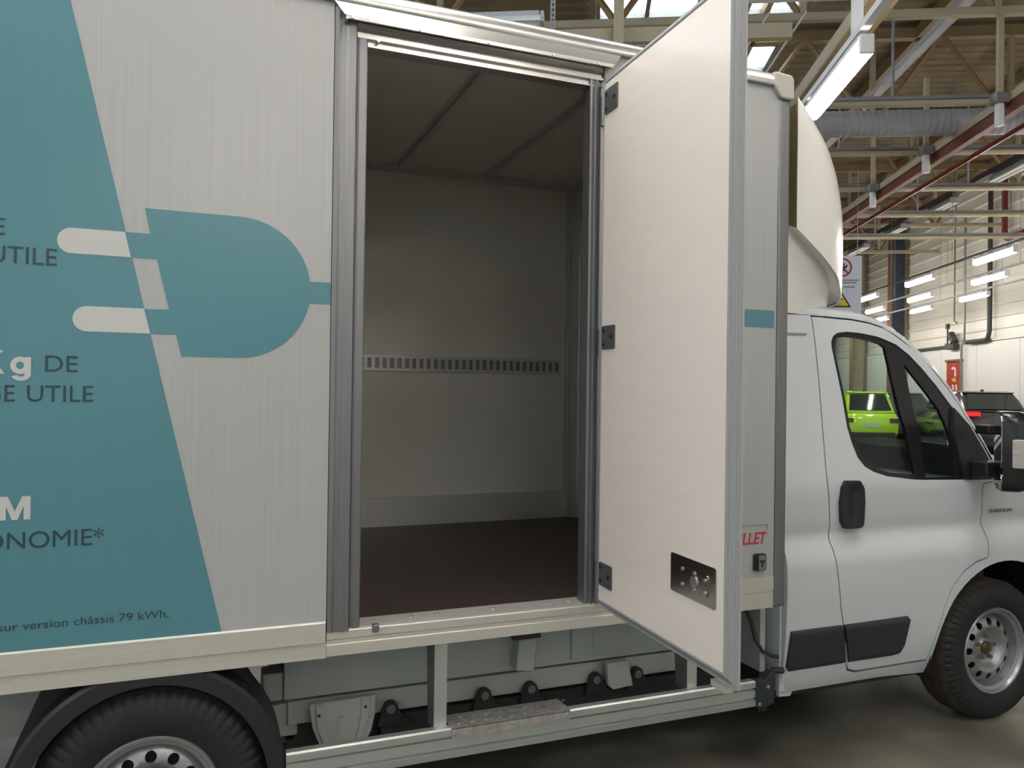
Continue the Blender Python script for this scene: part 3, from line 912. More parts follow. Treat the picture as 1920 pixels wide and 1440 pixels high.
MB().prism([(YW, 0.859), (YW - 0.018, 0.859), (YW - 0.014, 1.032), (YW, 1.036)], 'x', XR + 0.05, 2.215).build('skirting_rail', M['alu_in'], T)
MB().prism([(2.30, 0.859), (2.282, 0.859), (2.286, 1.032), (2.30, 1.036)], 'y', 0.07, 1.885).build('skirting_rail', M['alu_gold'], T)
MB().prism([(2.30, 3.028), (2.28, 3.026), (2.225, 3.045), (2.225, 3.064), (2.30, 3.064)], 'y', 0.07, YW).build('ceiling_moulding', M['alu_in'], T)
MB().prism([(2.210, YW), (2.214, YW - 0.010), (2.236, YW - 0.012), (2.244, YW - 0.022), (2.280, YW - 0.058), (2.290, YW - 0.066), (2.292, YW - 0.088), (2.30, YW - 0.092), (2.30, YW)], 'z', 0.859, 3.03).build('inner_corner_post', M['alu_in'], T)
for x in (-0.05, 0.50, 1.06, 1.62):
    b = MB().prism([(x - 0.035, 3.065), (x - 0.035, 3.058), (x - 0.015, 3.056), (x - 0.013, 3.036), (x + 0.013, 3.036), (x + 0.015, 3.056), (x + 0.035, 3.058), (x + 0.035, 3.065)], 'y', 0.07, YW - 0.07).build('roof_bow', M['alu_in'], T)
    MB().prism([(x - 0.05, 3.064), (x - 0.05, 3.046), (x + 0.05, 3.046), (x + 0.05, 3.064)], 'y', YW - 0.11, YW - 0.07).build('bow_foot', M['alu_in'], b)
# slotted lashing rails
def lash(x0, x1, slot):
    m = MB()
    za, zb = 1.808, 1.905
    m.box(x0, x1, YW - 0.016, YW, za, za + 0.018).box(x0, x1, YW - 0.016, YW, zb - 0.018, zb)
    n = int((x1 - x0) / slot)
    for k in range(n + 1):
        c = x0 + (x1 - x0) * k / n
        m.box(max(x0, c - 0.011), min(x1, c + 0.011), YW - 0.014, YW, za + 0.018, zb - 0.018)
    return m
lr = lash(-2.4, 2.17, 0.046).build('lashing_rail', M['alu_in'], T)
MB().box(-2.4, 2.17, YW - 0.003, YW - 0.0005, 1.81, 1.903).build('rail_back', M['hinge'], lr)
lf = MB()
for k in range(40):
    lf.box(2.284, 2.30, 0.10 + k * 0.044, 0.122 + k * 0.044, 1.826, 1.887)
lf.box(2.284, 2.30, 0.09, 1.86, 1.808, 1.826).box(2.284, 2.30, 0.09, 1.86, 1.887, 1.905)
lf.build('lashing_rail', M['alu_in'], T)

# ---- the open side door (hinged on the forward jamb)
P0 = Vector((1.4275, -0.030, 0))
DU = Vector((-0.030, -0.845, 0)).normalized()
DV = Vector((-DU.y, DU.x, 0))          # from the inner face towards the outer face (+x)
def dp(u, v, z):
    p = P0 + DU * u + DV * v
    return (p.x, p.y, z)
def dmap(m):
    m.v = [dp(*p) for p in m.v]
    return m
DW = 0.846
door = dmap(MB().box(0.012, DW - 0.012, 0.0, 0.03, 0.895, 2.908)).build('side_door', M['door_skin'], T, label='open white insulated side door')
fw = MB()
# edge profile: rounded inner bead, sloping to the outer flange, all four sides
def edge_profile(u0, u1, z0, z1):
    pr = [(0.0, 0.012), (0.0, -0.001), (0.005, -0.003), (0.010, 0.001), (0.012, 0.007), (0.017, 0.011), (0.022, 0.012), (0.026, 0.017), (0.027, 0.022), (0.030, 0.025), (0.031, 0.030), (0.0, 0.030)]
    # (distance outwards from the rebate, depth v)
    rings = []
    for cu, cz, du, dz in ((u0, z0, -1, -1), (u1, z0, 1, -1), (u1, z1, 1, 1), (u0, z1, -1, 1)):
        rings.append([(cu + du * d * (0.6 if du < 0 else 1.0), v, cz + dz * d * 1.1) for d, v in pr])
    rings.append(rings[0])
    return MB().loft(rings, True)
dmap(edge_profile(0.012, DW - 0.012, 0.895, 2.908)).build('door_edge_profile', M['greyseal'], door)
ed = MB().box(-0.018, DW + 0.019, 0.030, 0.036, 0.850, 2.952)
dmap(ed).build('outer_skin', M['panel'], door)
def hingeplate(z0, z1):
    h = dmap(MB().prism([(p[0], p[1]) for p in rrect(0.018, 0.126, z0, z1, 0.006)], 'y', -0.005, -0.0002)).build('hinge', M['hinge'], door)
    for u, z in ((0.034, z0 + 0.018), (0.034, z1 - 0.018), (0.100, (z0 + z1) / 2)):
        dmap(MB().prism(circle(u, z, 0.0085, 14), 'y', -0.0075, -0.005)).build('hinge_screw', M['signblack'], h)
    MB().tube((1.437, -0.012, z0 - 0.03), (1.437, -0.012, z1 - 0.01), 0.011, 12).build('hinge_knuckle', M['hinge'], h, smooth=40)
hingeplate(2.784, 2.877)
hingeplate(1.868, 1.958)
hingeplate(0.954, 1.043)
lt = dmap(MB().prism(rrect(0.546, 0.797, 1.066, 1.188, 0.008), 'y', -0.004, -0.0002)).build('latch_plate', M['steel'], door, label='polished steel latch plate')
dmap(MB().prism(rrect(0.612, 0.760, 1.092, 1.158, 0.010), 'y', -0.008, -0.004)).build('lock_case', M['steel'], lt)
for u, z in ((0.622, 1.150), (0.622, 1.102), (0.690, 1.150), (0.690, 1.100), (0.748, 1.142), (0.748, 1.104)):
    dmap(MB().prism(circle(u, z, 0.0065, 12), 'y', -0.0115, -0.008)).build('lock_screw', M['bolt'], lt)
dmap(MB().prism(circle(0.690, 1.125, 0.018, 20), 'y', -0.012, -0.008)).build('lock_barrel', M['bolt'], lt)
dmap(MB().prism([(DW - 0.09, 0.010), (DW - 0.015, 0.010), (DW - 0.015, 0.036), (DW - 0.09, 0.036)], 'z', 0.832, 0.850)).build('bottom_catch', M['alu_gold'], door)

# ---- side guard: rail, posts, step, end bracket
gp = [(0.004, 0.348), (-0.004, 0.352), (-0.006, 0.378), (0.008, 0.381), (0.008, 0.387), (-0.002, 0.389), (-0.002, 0.422), (0.009, 0.424), (0.009, 0.430), (-0.004, 0.432), (-0.004, 0.455), (0.004, 0.460), (0.035, 0.459), (0.035, 0.350)]
gr = MB().prism(gp, 'x', 0.262, 2.216).build('side_guard_rail', M['guard'], T)
for x in (0.790, 1.893):
    po = MB().box(x, x + 0.048, 0.0355, 0.040, 0.44, ZB).build('guard_post', M['guard'], T)
    MB().prism([(0.040, 0.44), (0.120, 0.44), (0.150, ZB), (0.040, ZB)], 'x', x, x + 0.004).build('post_web', M['hinge'], po)  # web darker than the post: its shaded side put into the colour
st = MB().box(0.845, 1.325, -0.012, 0.0, 0.426, 0.462).box(0.845, 1.325, -0.012, 0.105, 0.4595, 0.464).build('step_plate', M['checker'], T)
for k in range(9):
    for j in range(2):
        x = 0.872 + k * 0.053 + (0.02 if j else 0)
        y = 0.018 + j * 0.048
        MB().prism([(x, y - 0.006), (x + 0.014, y), (x + 0.03, y + 0.012), (x + 0.014, y + 0.010)], 'z', 0.464, 0.470).build('tread_bar', M['bolt'], st)
for x in (0.856, 1.085, 1.314):
    MB().tube((x, -0.016, 0.448), (x, -0.012, 0.448), 0.006, 10).build('step_bolt', M['bolt'], st)
eb = MB().prism([(2.217, 0.348), (2.217, 0.462), (2.262, 0.458), (2.306, 0.493), (2.318, 0.488), (2.322, 0.440), (2.312, 0.352), (2.262, 0.340)], 'y', -0.008, 0.034).build('guard_end_bracket', M['rubstrip'], T, bevel=0.004)
for x, z in ((2.277, 0.431), (2.233, 0.362)):
    MB().tube((x, -0.013, z), (x, -0.008, z), 0.008, 12).build('bracket_bolt', M['bolt'], eb)

# ---- chassis behind the guard
ch = MB().box(0.285, 2.20, 0.35, 0.40, 0.505, 0.70).build('chassis_rail', M['chassis'], T)
MB().box(-2.6, 0.10, 0.35, 0.40, 0.50, 0.72).build('chassis_rail', M['chassis'], T)
MB().box(0.205, 0.285, 0.37, 0.47, 0.495, 0.604).build('rail_spacer', M['chassis'], T, bevel=0.008)
MB().box(0.30, 2.20, 0.362, 0.40, 0.400, 0.490).build('battery_side_plate', M['chassis'], T, bevel=0.004)
MB().box(0.23, 0.34, 0.38, 0.5, 0.35, 0.478).build('rail_spacer', M['chassis'], T, bevel=0.008)
MB().box(0.30, 2.20, 0.40, 1.7, 0.28, 0.50).build('battery_pack', M['black'], T)
MB().box(0.66, 2.25, 0.345, 0.42, 0.24, 0.392).build('battery_tray', M['black'], T)
for x in (0.694, 1.091, 1.302, 1.616, 1.825):
    lg = MB().prism([(x - 0.055, 0.36), (x - 0.032, 0.425)] + arc(x, 0.425, 0.030, 0.030, 170, 10, 8) + [(x + 0.05, 0.385), (x + 0.10, 0.36)], 'y', 0.325, 0.344).build('tray_lug', M['black'], T)
    MB().tube((x, 0.316, 0.426), (x, 0.3255, 0.426), 0.018, 12).build('lug_bolt', M['hinge'], lg)
# white scoop-shaped bracket
scp = [(0.372, 0.492), (0.386, 0.40), (0.41, 0.34), (0.45, 0.30), (0.52, 0.285), (0.58, 0.305), (0.612, 0.36), (0.628, 0.43), (0.628, 0.498)]
so = MB().prism(scp, 'y', 0.30, 0.315).build('scoop_bracket', M['chassis'], T, bevel=0.004)
MB().prism([(0.395, 0.488), (0.425, 0.488), (0.425, 0.42), (0.455, 0.335), (0.435, 0.32), (0.402, 0.40)], 'y', 0.290, 0.30).build('scoop_rib', M['chassis'], so, bevel=0.003)
MB().prism([(0.570, 0.495), (0.602, 0.495), (0.600, 0.42), (0.572, 0.335), (0.552, 0.345), (0.570, 0.43)], 'y', 0.290, 0.30).build('scoop_rib', M['chassis'], so, bevel=0.003)
MB().prism(rrect(0.482, 0.505, 0.36, 0.435, 0.01), 'y', 0.292, 0.30).build('scoop_rib', M['chassis'], so)
for x, z in ((0.408, 0.452), (0.586, 0.462)):
    MB().tube((x, 0.287, z), (x, 0.29, z), 0.006, 10).build('scoop_hole', M['signblack'], so)
MB().prism([(1.222, 0.66), (1.305, 0.66), (1.292, 0.52), (1.210, 0.53)], 'y', 0.27, 0.349).build('upper_bracket', M['chassis'], T, bevel=0.006)
MB().box(1.20, 1.32, 0.27, 0.40, 0.66, 0.69).build('bracket_pad', M['black'], T)
MB().prism([(1.655, 0.50), (1.765, 0.50), (1.79, 0.385), (1.69, 0.378), (1.665, 0.40)], 'y', 0.30, 0.335).build('lower_bracket', M['chassis'], T, bevel=0.006)
MB().box(1.50, 1.60, 0.335, 0.349, 0.52, 0.70).build('rail_plate', M['chassis'], T, bevel=0.003)
MB().box(2.372, 2.40, 0.16, 1.9, 0.425, 0.74).build('frame_end_plate', M['chassis'], T)
MB().box(2.372, 2.42, 0.165, 1.9, 0.24, 0.422).build('frame_end_cover', M['black'], T)
MB().box(2.20, 2.55, 0.36, 1.7, 0.24, 0.415).build('front_battery_cover', M['black'], T)
MB().path([(2.33, 0.22, 0.76), (2.335, 0.22, 0.70), (2.355, 0.20, 0.64), (2.36, 0.18, 0.57), (2.38, 0.15, 0.52), (2.42, 0.13, 0.50), (2.45, 0.125, 0.495)], 0.008, 8).build('cable', M['gasket'], T, smooth=40)
MB().path([(2.40, 0.115, 0.445), (2.43, 0.10, 0.445), (2.452, 0.10, 0.442)], 0.014, 8).build('cable_plug', M['gasket'], T)
for x in (-2.2, -1.2, 0.45, 1.15, 1.75):
    MB().box(x - 0.04, x + 0.04, 0.36, YF - 0.1, 0.70, 0.80).build('cross_bearer', M['chassis'], T)
MB().box(0.15, 2.36, 0.06, 0.12, 0.755, 0.80).build('edge_bearer', M['black'], T)
MB().path([(-0.45, 0.3, 0.42), (-0.2, 0.36, 0.40), (0.05, 0.38, 0.41), (0.22, 0.32, 0.40)], 0.035, 8).build('hose', M['tank'], T, smooth=50)
MB().box(0.10, 0.345, 0.40, 0.7, 0.31, 0.385).build('wrapped_hose_box', M['tank'], T, bevel=0.02)

# ---- wheels
def wheel(name, cx, cy, cz, rim_r, side, label):
    """cy = outer face of the rim; side = +1 wheel extends to +y behind its face"""
    s = side
    R, W = 0.366, 0.22
    shl = 0.03
    def prof(groove):
        g = 0.006 if groove else 0.0
        pts = [(rim_r - 0.006, 0.006), (rim_r + 0.012, -0.006), (rim_r + 0.03, -0.012), (rim_r + 0.065, -0.018), (R - 0.045, -0.014), (R - 0.022 - g, -0.004), (R - 0.008 - g, 0.012), (R - g * 0.7, 0.032),
               (R - g * 0.4, 0.052), (R - 0.008, 0.054), (R - 0.008, 0.060), (R, 0.062), (R, 0.094), (R - 0.008, 0.096), (R - 0.008, 0.104), (R, 0.106), (R, 0.138), (R - 0.008, 0.14), (R - 0.008, 0.146), (R, 0.148),
               (R - g * 0.7, 0.168), (R - 0.008 - g, 0.188), (R - 0.045, 0.214), (rim_r + 0.065, 0.218), (rim_r, 0.20)]
        return pts
    n = 62
    rings, angs = [], []
    for k in range(n):
        a0 = 2 * math.pi * k / n
        st = 2 * math.pi / n
        for fr, gv in ((0.0, False), (0.40, False), (0.80, False), (0.84, True), (0.96, True)):
            angs.append((a0 + fr * st, gv))
    tm, tr = MB(), MB()
    for a, gv in angs:
        pr = prof(gv)
        rings.append([(cx + r * math.cos(a), cy + s * y, cz + r * math.sin(a)) for r, y in pr])
    rings.append(rings[0])
    side_i = 7
    tm.loft([rg[:side_i] for rg in rings])
    tm.loft([rg[-4:] for rg in rings])
    tr.loft([rg[side_i - 1:-3] for rg in rings])
    w = tm.build(name, M['rubber'], T, smooth=60, label=label)
    tr.build('tread', M['tread'], w, smooth=25)
    # steel rim: flange and barrel turned, dished disc with round holes
    fl = [(rim_r, 0.012), (rim_r + 0.004, 0.0), (rim_r, -0.006), (rim_r - 0.008, -0.004), (rim_r - 0.014, 0.010), (rim_r - 0.030, 0.018), (rim_r - 0.036, 0.050), (rim_r - 0.044, 0.075), (rim_r - 0.044, 0.19), (rim_r - 0.030, 0.19), (rim_r - 0.030, 0.05)]
    MB().lathe([(r, s * y) for r, y in fl], (cx, cy, cz), 64).build('rim', M['rim'], w, smooth=40)
    def dish(x, z):
        r = math.hypot(x, z)
        y = np.interp(r, [0, 0.030, 0.034, 0.040, 0.070, 0.082, 0.100, 0.120, 0.150, 0.165, 0.178, 0.19], [0.030, 0.030, 0.055, 0.062, 0.064, 0.060, 0.040, 0.026, 0.034, 0.045, 0.060, 0.066])
        return (cx + x, cy + s * float(y), cz + z)
    ro = rim_r - 0.040
    k = ro / 0.182
    holes = [circle(0.144 * k * math.cos(2 * math.pi * i / 12), 0.144 * k * math.sin(2 * math.pi * i / 12), 0.0185, 12) for i in range(12)]
    holes.append(circle(0, 0, 0.034, 20))
    dm = patch(circle(0, 0, ro, 64), holes, 0.011, dish, 0.006, (0, s, 0))
    dm.build('wheel_disc', M['rim'], w, smooth=40)
    MB().lathe([(0.002, s * 0.036), (0.026, s * 0.038), (0.033, s * 0.046), (0.033, s * 0.09), (0.002, s * 0.09)], (cx, cy, cz), 24).build('hub_cap', M['rust'], w, smooth=40)
    for i in range(5):
        a = 2 * math.pi * (i + 0.2) / 5
        bx, bz = cx + 0.060 * math.cos(a), cz + 0.060 * math.sin(a)
        MB().tube((bx, cy + s * 0.040, bz), (bx, cy + s * 0.068, bz), 0.0105, 6).build('wheel_bolt', M['hinge'], w)
    MB().lathe([(0.01, s * 0.10), (0.13, s * 0.10), (0.13, s * 0.13), (0.01, s * 0.13)], (cx, cy, cz), 32).build('brake_drum', M['darksteel'], w)
    return w
wheel('front_wheel', 3.878, 0.134, 0.362, 0.222, 1, 'front wheel with silver steel rim')
wheel('rear_wheel', -0.160, 0.035, 0.352, 0.212, 1, 'rear wheel under the box')
wheel('front_wheel', 3.878, 2 * YC - 0.134, 0.362, 0.222, -1, 'front wheel on the far side')
wheel('rear_wheel', -0.160, 2 * YC - 0.10, 0.352, 0.212, -1, 'rear wheel on the far side')
MB().tube((-0.16, 0.15, 0.35), (-0.16, 2.0, 0.35), 0.05, 10).build('rear_axle', M['darksteel'], T)

# ---- black mudguard over the rear wheel
def mud(a0, a1, ri, ro, y0, y1, n=28):
    m = MB()
    rings = []
    for i in range(n + 1):
        t = math.radians(a0 + (a1 - a0) * i / n)
        c, s_ = math.cos(t), math.sin(t)
        rg = []
        for r, y in ((ri, y0), (ro - 0.012, y0), (ro, y0 + 0.012), (ro, y1), (ro - 0.012, y1), (ri, y0 + 0.03)):
            rg.append((-0.16 + r * c * 0.94, y, 0.352 + r * s_))
        rings.append(rg)
    return m.loft(rings, True, True)
MB_ = mud(-8, 188, 0.392, 0.455, 0.0, 0.26)
m_o = MB_.build('mudguard', M['black'], T, smooth=40)
MB().prism([(-0.60, 0.45)] + [(-0.16 + 0.405 * math.cos(math.radians(a)), 0.352 + 0.405 * math.sin(math.radians(a))) for a in range(168, 11, -6)] + [(0.245, 0.50), (0.10, 0.765), (-0.47, 0.765)], 'y', 0.12, 0.26).build('mudguard_web', M['black'], m_o)

# ================================================================== THE CAB
ZK = [.25, .30, .36, .44, .60, .78, .92, .98, 1.02, 1.05, 1.10, 1.25, 1.30, 1.60, 1.95, 2.07, 2.12]
YK = [.20, .15, .118, .100, .082, .074, .076, .092, .118, .123, .110, .100, .104, .150, .205, .228, .245]
WX, WZ = 3.878, 0.362
def ys(x, z):
    y = float(np.interp(z, ZK, YK))
    if x > 3.0 and z > 1.28:
        y += .05 * (x - 3.0) ** 2 * min(1, (z - 1.28) / .3)
    if x > 4.35:
        y += 0.9 * (x - 4.35) ** 2
    d = math.hypot(x - WX, (z - WZ) * 1.0)
    if z < 1.1 and d < 0.72:                       # flare round the wheel arch
        k = max(0.0, min(1.0, (0.70 - d) / 0.16)) * max(0.0, min(1.0, (z - 0.40) / 0.25))
        y = y * (1 - k) + min(y, 0.078) * k
    return y
def smooth_ys(x, z):
    return sum(ys(x + dx, z + dz) for dx in (-.012, 0, .012) for dz in (-.012, 0, .012)) / 9
def sside(off=0.0):
    return lambda x, z: (x, smooth_ys(x, z) + off, z)

seam_top = [(2.715, 2.082), (2.811, 2.080), (2.969, 2.075), (3.081, 2.063), (3.167, 2.043), (3.242, 2.010), (3.336, 1.956), (3.422, 1.891), (3.508, 1.818), (3.594, 1.733), (3.662, 1.652), (3.732, 1.551)]
seam_rear = [(2.715, 1.777), (2.707, 1.55), (2.702, 1.302), (2.733, 1.066), (2.727, 1.007), (2.733, 0.953), (2.769, 0.706), (2.807, 0.542), (2.829, 0.429), (2.848, 0.395), (2.896, 0.380)]
seam_arch = [(3.362, 0.382), (3.389, 0.496), (3.440, 0.650), (3.493, 0.745), (3.572, 0.820), (3.657, 0.858), (3.739, 0.875)]
seam_front = [(3.747, 0.941), (3.741, 0.996), (3.740, 1.103), (3.731, 1.206), (3.736, 1.250)]
G = 0.0035
door_loop = seam_top + [(3.790, 1.440), (3.832, 1.357), (3.815, 1.262)] + seam_front[::-1] + seam_arch[::-1] + seam_rear[::-1]
win = [(2.815, 1.935), (2.818, 1.961), (2.834, 1.988), (2.864, 2.005), (2.923, 2.013), (3.012, 2.010), (3.129, 1.995), (3.244, 1.960), (3.329, 1.908), (3.412, 1.838), (3.497, 1.757), (3.598, 1.647), (3.700, 1.552), (3.765, 1.437), (3.805, 1.357), (3.79, 1.275), (3.703, 1.273), (3.573, 1.276),
       (3.318, 1.283), (3.250, 1.287), (3.077, 1.308), (2.995, 1.331), (2.944, 1.357), (2.904, 1.401), (2.877, 1.472), (2.858, 1.549), (2.846, 1.702), (2.828, 1.839)]
glass = [(2.836, 1.936), (2.843, 1.960), (2.866, 1.982), (2.928, 1.987), (3.002, 1.982), (3.081, 1.971), (3.140, 1.958), (3.169, 1.941), (3.193, 1.772), (3.221, 1.607), (3.240, 1.546), (3.268, 1.313), (3.097, 1.325), (3.021, 1.348), (2.970, 1.374), (2.930, 1.418), (2.901, 1.480), (2.881, 1.549), (2.869, 1.702), (2.849, 1.839)]
quarter = [(3.289, 1.861), (3.429, 1.713), (3.501, 1.632), (3.530, 1.571), (3.556, 1.498), (3.562, 1.382), (3.550, 1.290), (3.337, 1.293), (3.331, 1.546), (3.304, 1.707)]

def inset(poly, d):
    """move an outline inwards by d"""
    n = len(poly)
    area = sum(poly[i][0] * poly[(i + 1) % n][1] - poly[(i + 1) % n][0] * poly[i][1] for i in range(n))
    s = 1 if area > 0 else -1
    out = []
    for i in range(n):
        p0, p1, p2 = Vector(poly[i - 1]), Vector(poly[i]), Vector(poly[(i + 1) % n])
        n1 = Vector((-(p1 - p0).y, (p1 - p0).x)).normalized() * s
        n2 = Vector((-(p2 - p1).y, (p2 - p1).x)).normalized() * s
        b = (n1 + n2)
        b = b / max(0.3, b.length_squared / 2)
        out.append((p1.x + b.x * d, p1.y + b.y * d))
    return out

def both(m, name, material, smooth=35, label=None, parent=None, parent_l=None, far_name=None):
    a = m.build(name, material, parent or T, smooth=smooth, label=label)
    b = m.mirror_y(YC).build(name, material, parent_l or T, smooth=smooth)
    return a, b

door_in = inset(door_loop, G)
dm = patch(door_in, [win], 0.028, sside(), 0.025)
cab_door, far_door = both(dm, 'cab_door', M['paint'], label='white cab door with window')
both(patch(inset(win, -0.004), [glass, quarter], 0.03, sside(0.006), 0.016), 'window_surround', M['glossblack'], parent=cab_door, parent_l=far_door)
both(patch(inset(glass, -0.006), [], 0.06, sside(0.016)), 'window_glass', M['glass'], parent=cab_door, parent_l=far_door)
both(patch(inset(quarter, -0.006), [], 0.06, sside(0.016)), 'quarter_glass', M['glass'], parent=cab_door, parent_l=far_door)
lining = inset(door_loop, 0.03)
both(patch(lining, [inset(win, 0.004)], 0.06, sside(0.09)), 'door_lining', M['cabdark'], parent=cab_door, parent_l=far_door)
both(MB().box(2.86, 3.60, 0.16, 0.24, 1.20, 1.262), 'door_top_pad', M['cabgrey'], parent=cab_door, parent_l=far_door)
# handle
hd = [(2.803, 1.296), (2.885, 1.294), (2.916, 1.255), (2.923, 1.188), (2.914, 1.085), (2.897, 1.071), (2.807, 1.070), (2.784, 1.105), (2.772, 1.194), (2.781, 1.265)]
ha = patch(hd, [], 0.012, lambda x, z: (x, 0.094 - 0.016 * math.sqrt(max(0, 1 - ((x - 2.846) / 0.085) ** 2)) + 0.014 * math.exp(-((x - 2.852) / 0.022) ** 2) * max(0.0, min(1.0, (z - 1.09) / 0.02)) * max(0.0, min(1.0, (1.275 - z) / 0.02)), z), 0.03).build('door_handle', M['black'], cab_door, smooth=50, label='black upright door handle')
MB().tube((2.858, 0.096, 1.115), (2.858, 0.112, 1.115), 0.012, 12).build('key_lock', M['darksteel'], ha)
# rubbing strips
rub_r = [(2.478, 0.623), (2.774, 0.623), (2.812, 0.435), (2.483, 0.434), (2.465, 0.457)]
rub_f = [(2.790, 0.622), (3.190, 0.626), (3.201, 0.608), (3.179, 0.484), (3.153, 0.444), (3.116, 0.437), (2.837, 0.436)]
def rubsurf(x, z):
    k = max(0.0, min(1.0, min(z - 0.434, 0.625 - z) / 0.018))
    return (x, smooth_ys(x, z) - 0.004 - 0.010 * math.sin(k * math.pi / 2), z)
patch(rub_f, [], 0.012, rubsurf, 0.02).build('rubbing_strip', M['rubstrip'], cab_door, smooth=60, label='charcoal rubbing strip')

# body side behind the door and sill
qp = [(2.452, 2.085), (2.715 - G, 2.085)] + [(x - G, z) for x, z in seam_rear[:-2]] + [(2.842, 0.388), (2.893, 0.373), (3.358, 0.375), (3.415, 0.300), (3.08, 0.322), (2.50, 0.322), (2.452, 0.335)]
qm = patch(qp, [], 0.028, sside(), 0.05)
q_r, q_l = both(qm, 'cab_side_panel', M['paint'])
patch(rub_r, [], 0.012, rubsurf, 0.02).build('rubbing_strip', M['rubstrip'], q_r, smooth=60, label='charcoal rubbing strip')
MB().box(2.455, 2.665, 0.207, 0.214, 1.985, 1.995).build('pressing_line', M['greyseal'], q_r)
MB().prism([(2.475, 0.322), (2.475, 0.300), (2.54, 0.296), (2.556, 0.322)], 'y', 0.15, 0.17).build('jacking_eye', M['paint'], q_r)
MB().box(2.46, 3.36, 0.17, 0.30, 0.29, 0.335).build('sill_underside', M['black'], T)
# fender with arch
arch = [(WX + 0.487 * math.cos(math.radians(a)), WZ + 0.487 * math.sin(math.radians(a))) for a in range(-4, 189, 6)]
fen = [(x + G, z - G) for x, z in seam_arch[::1]]
fend = [(3.418, 0.298), (3.366, 0.372)] + [(x + (0.004 if i < 5 else 0.002), z - 0.005) for i, (x, z) in enumerate(seam_arch)] + [(x + 2 * G, z) for x, z in [(3.743, 0.880)] + seam_front] + \
       [(3.825, 1.258), (3.842, 1.345), (3.90, 1.335), (4.05, 1.285), (4.30, 1.20), (4.60, 1.06), (4.76, 0.93), (4.80, 0.70), (4.78, 0.42), (4.55, 0.30), (4.372, 0.30)] + arch[:-1]
fm = patch(fend, [], 0.028, sside(), 0.03)
fe_r, fe_l = both(fm, 'front_fender', M['paint'])
text_mesh('fender_badge', 'E-DUCATO', 0.018, 3.955, 1.098, 0.1005, M['hinge'], fe_r, bold=0.01, width=0.165, depth=0.004)
both(patch([(4.44, 1.075), (4.62, 1.005), (4.735, 0.90), (4.75, 0.80), (4.60, 0.835), (4.46, 0.93)], [], 0.03, sside(-0.006), 0.02), 'headlamp', M['lens'])
# wheel housing
wh = MB()
rings = []
for a in range(-10, 196, 10):
    c, s_ = math.cos(math.radians(a)), math.sin(math.radians(a))
    rings.append([(WX + 0.50 * c, y, WZ + 0.50 * s_) for y in (0.105, 0.16, 0.50)] + [(WX + 0.05 * c, 0.50, WZ + 0.05 * s_)])
wh.loft(rings)
both(wh, 'wheel_housing', M['black'])

# roof skin, pillars, windscreen, bonnet: sections across the cab
st = [(2.452, 2.088), (2.58, 2.088)] + [(x, z + 0.005) for x, z in seam_top] + [(3.80, 1.455), (3.842, 1.365), (3.90, 1.345), (4.05, 1.292), (4.30, 1.207), (4.60, 1.067), (4.76, 0.937)]
def hgt(x):
    return float(np.interp(x, [2.45, 3.0, 3.2, 3.35, 3.5, 3.75, 3.9, 4.1, 4.6, 4.8], [0.100, 0.100, 0.100, 0.105, 0.115, 0.125, 0.09, 0.10, 0.06, 0.02]))
def sect(x, z, t, n=2.6):
    y0 = smooth_ys(x, z) + 0.002
    tt = abs(t)
    return (x, YC + t * (YC - y0), z + hgt(x) * (1 - tt ** n) ** (1 / n))
ts_all = [-math.cos(math.pi * i / 40) for i in range(41)]
def dense(s, n=4):
    out = []
    for i in range(len(s) - 1):
        for k in range(n):
            out.append((s[i][0] + (s[i + 1][0] - s[i][0]) * k / n, s[i][1] + (s[i + 1][1] - s[i][1]) * k / n))
    return out + [s[-1]]
std = dense(st)
i_ws0 = min(range(len(std)), key=lambda i: abs(std[i][0] - 3.30))
i_ws1 = min(range(len(std)), key=lambda i: abs(std[i][0] - 3.90))
MB().loft([[sect(x, z, t) for t in ts_all] for x, z in std[:i_ws0 + 1]]).build('cab_roof', M['paint'], T, smooth=50)
ti = [-0.93 + 1.86 * i / 24 for i in range(25)]
ws = MB().loft([[sect(x, z, t) for t in ti] for x, z in std[i_ws0:i_ws1 + 1]]).build('windscreen', M['glass'], T, smooth=50)
for sgn in (-1, 1):
    tp = [sgn * (0.93 + 0.07 * i / 5) for i in range(6)]
    MB().loft([[sect(x, z, t) for t in tp] for x, z in std[i_ws0:i_ws1 + 1]]).build('windscreen_pillar', M['paint'], T, smooth=50)
MB().loft([[sect(x, z, t) for t in ts_all] for x, z in std[i_ws1:]]).build('bonnet', M['paint'], T, smooth=50)
# nose, kept simple: bumper wrapping between the fenders
nr = []
for t in ts_all:
    y = YC + t * (YC - 0.30)
    xx = 4.76 + 0.12 * (1 - abs(t) ** 2.2)
    nr.append([(xx - 0.05, y, 0.93 + 0.02 * (1 - t * t)), (xx, y, 0.80), (xx + 0.03, y, 0.60), (xx + 0.02, y, 0.36), (xx - 0.10, y, 0.27)])
MB().loft(nr).build('front_bumper', M['rubstrip'], T, smooth=50)
# cab back wall and cab floor
MB().box(2.445, 2.475, 0.115, 2 * YC - 0.115, 0.34, 1.10).build('cab_back_wall', M['paint'], T)
MB().prism([(0.12, 1.10), (2 * YC - 0.12, 1.10), (2 * YC - 0.24, 2.08), (2 * YC - 0.40, 2.16), (0.40, 2.16), (0.24, 2.08)], 'x', 2.445, 2.475).build('cab_back_wall', M['paint'], T)
MB().box(2.475, 4.0, 0.20, 2 * YC - 0.20, 0.42, 0.50).build('cab_floor', M['cabdark'], T)
MB().loft([[(x, sect(x, z, t)[1], sect(x, z, t)[2] - 0.035) for t in ts_all[4:-4]] for x, z in std[:i_ws0]]).build('roof_lining', M['cabgrey'], T, smooth=50)
MB().box(2.476, 2.50, 0.20, 2 * YC - 0.20, 0.5, 2.05).build('back_lining', M['cabdark'], T)
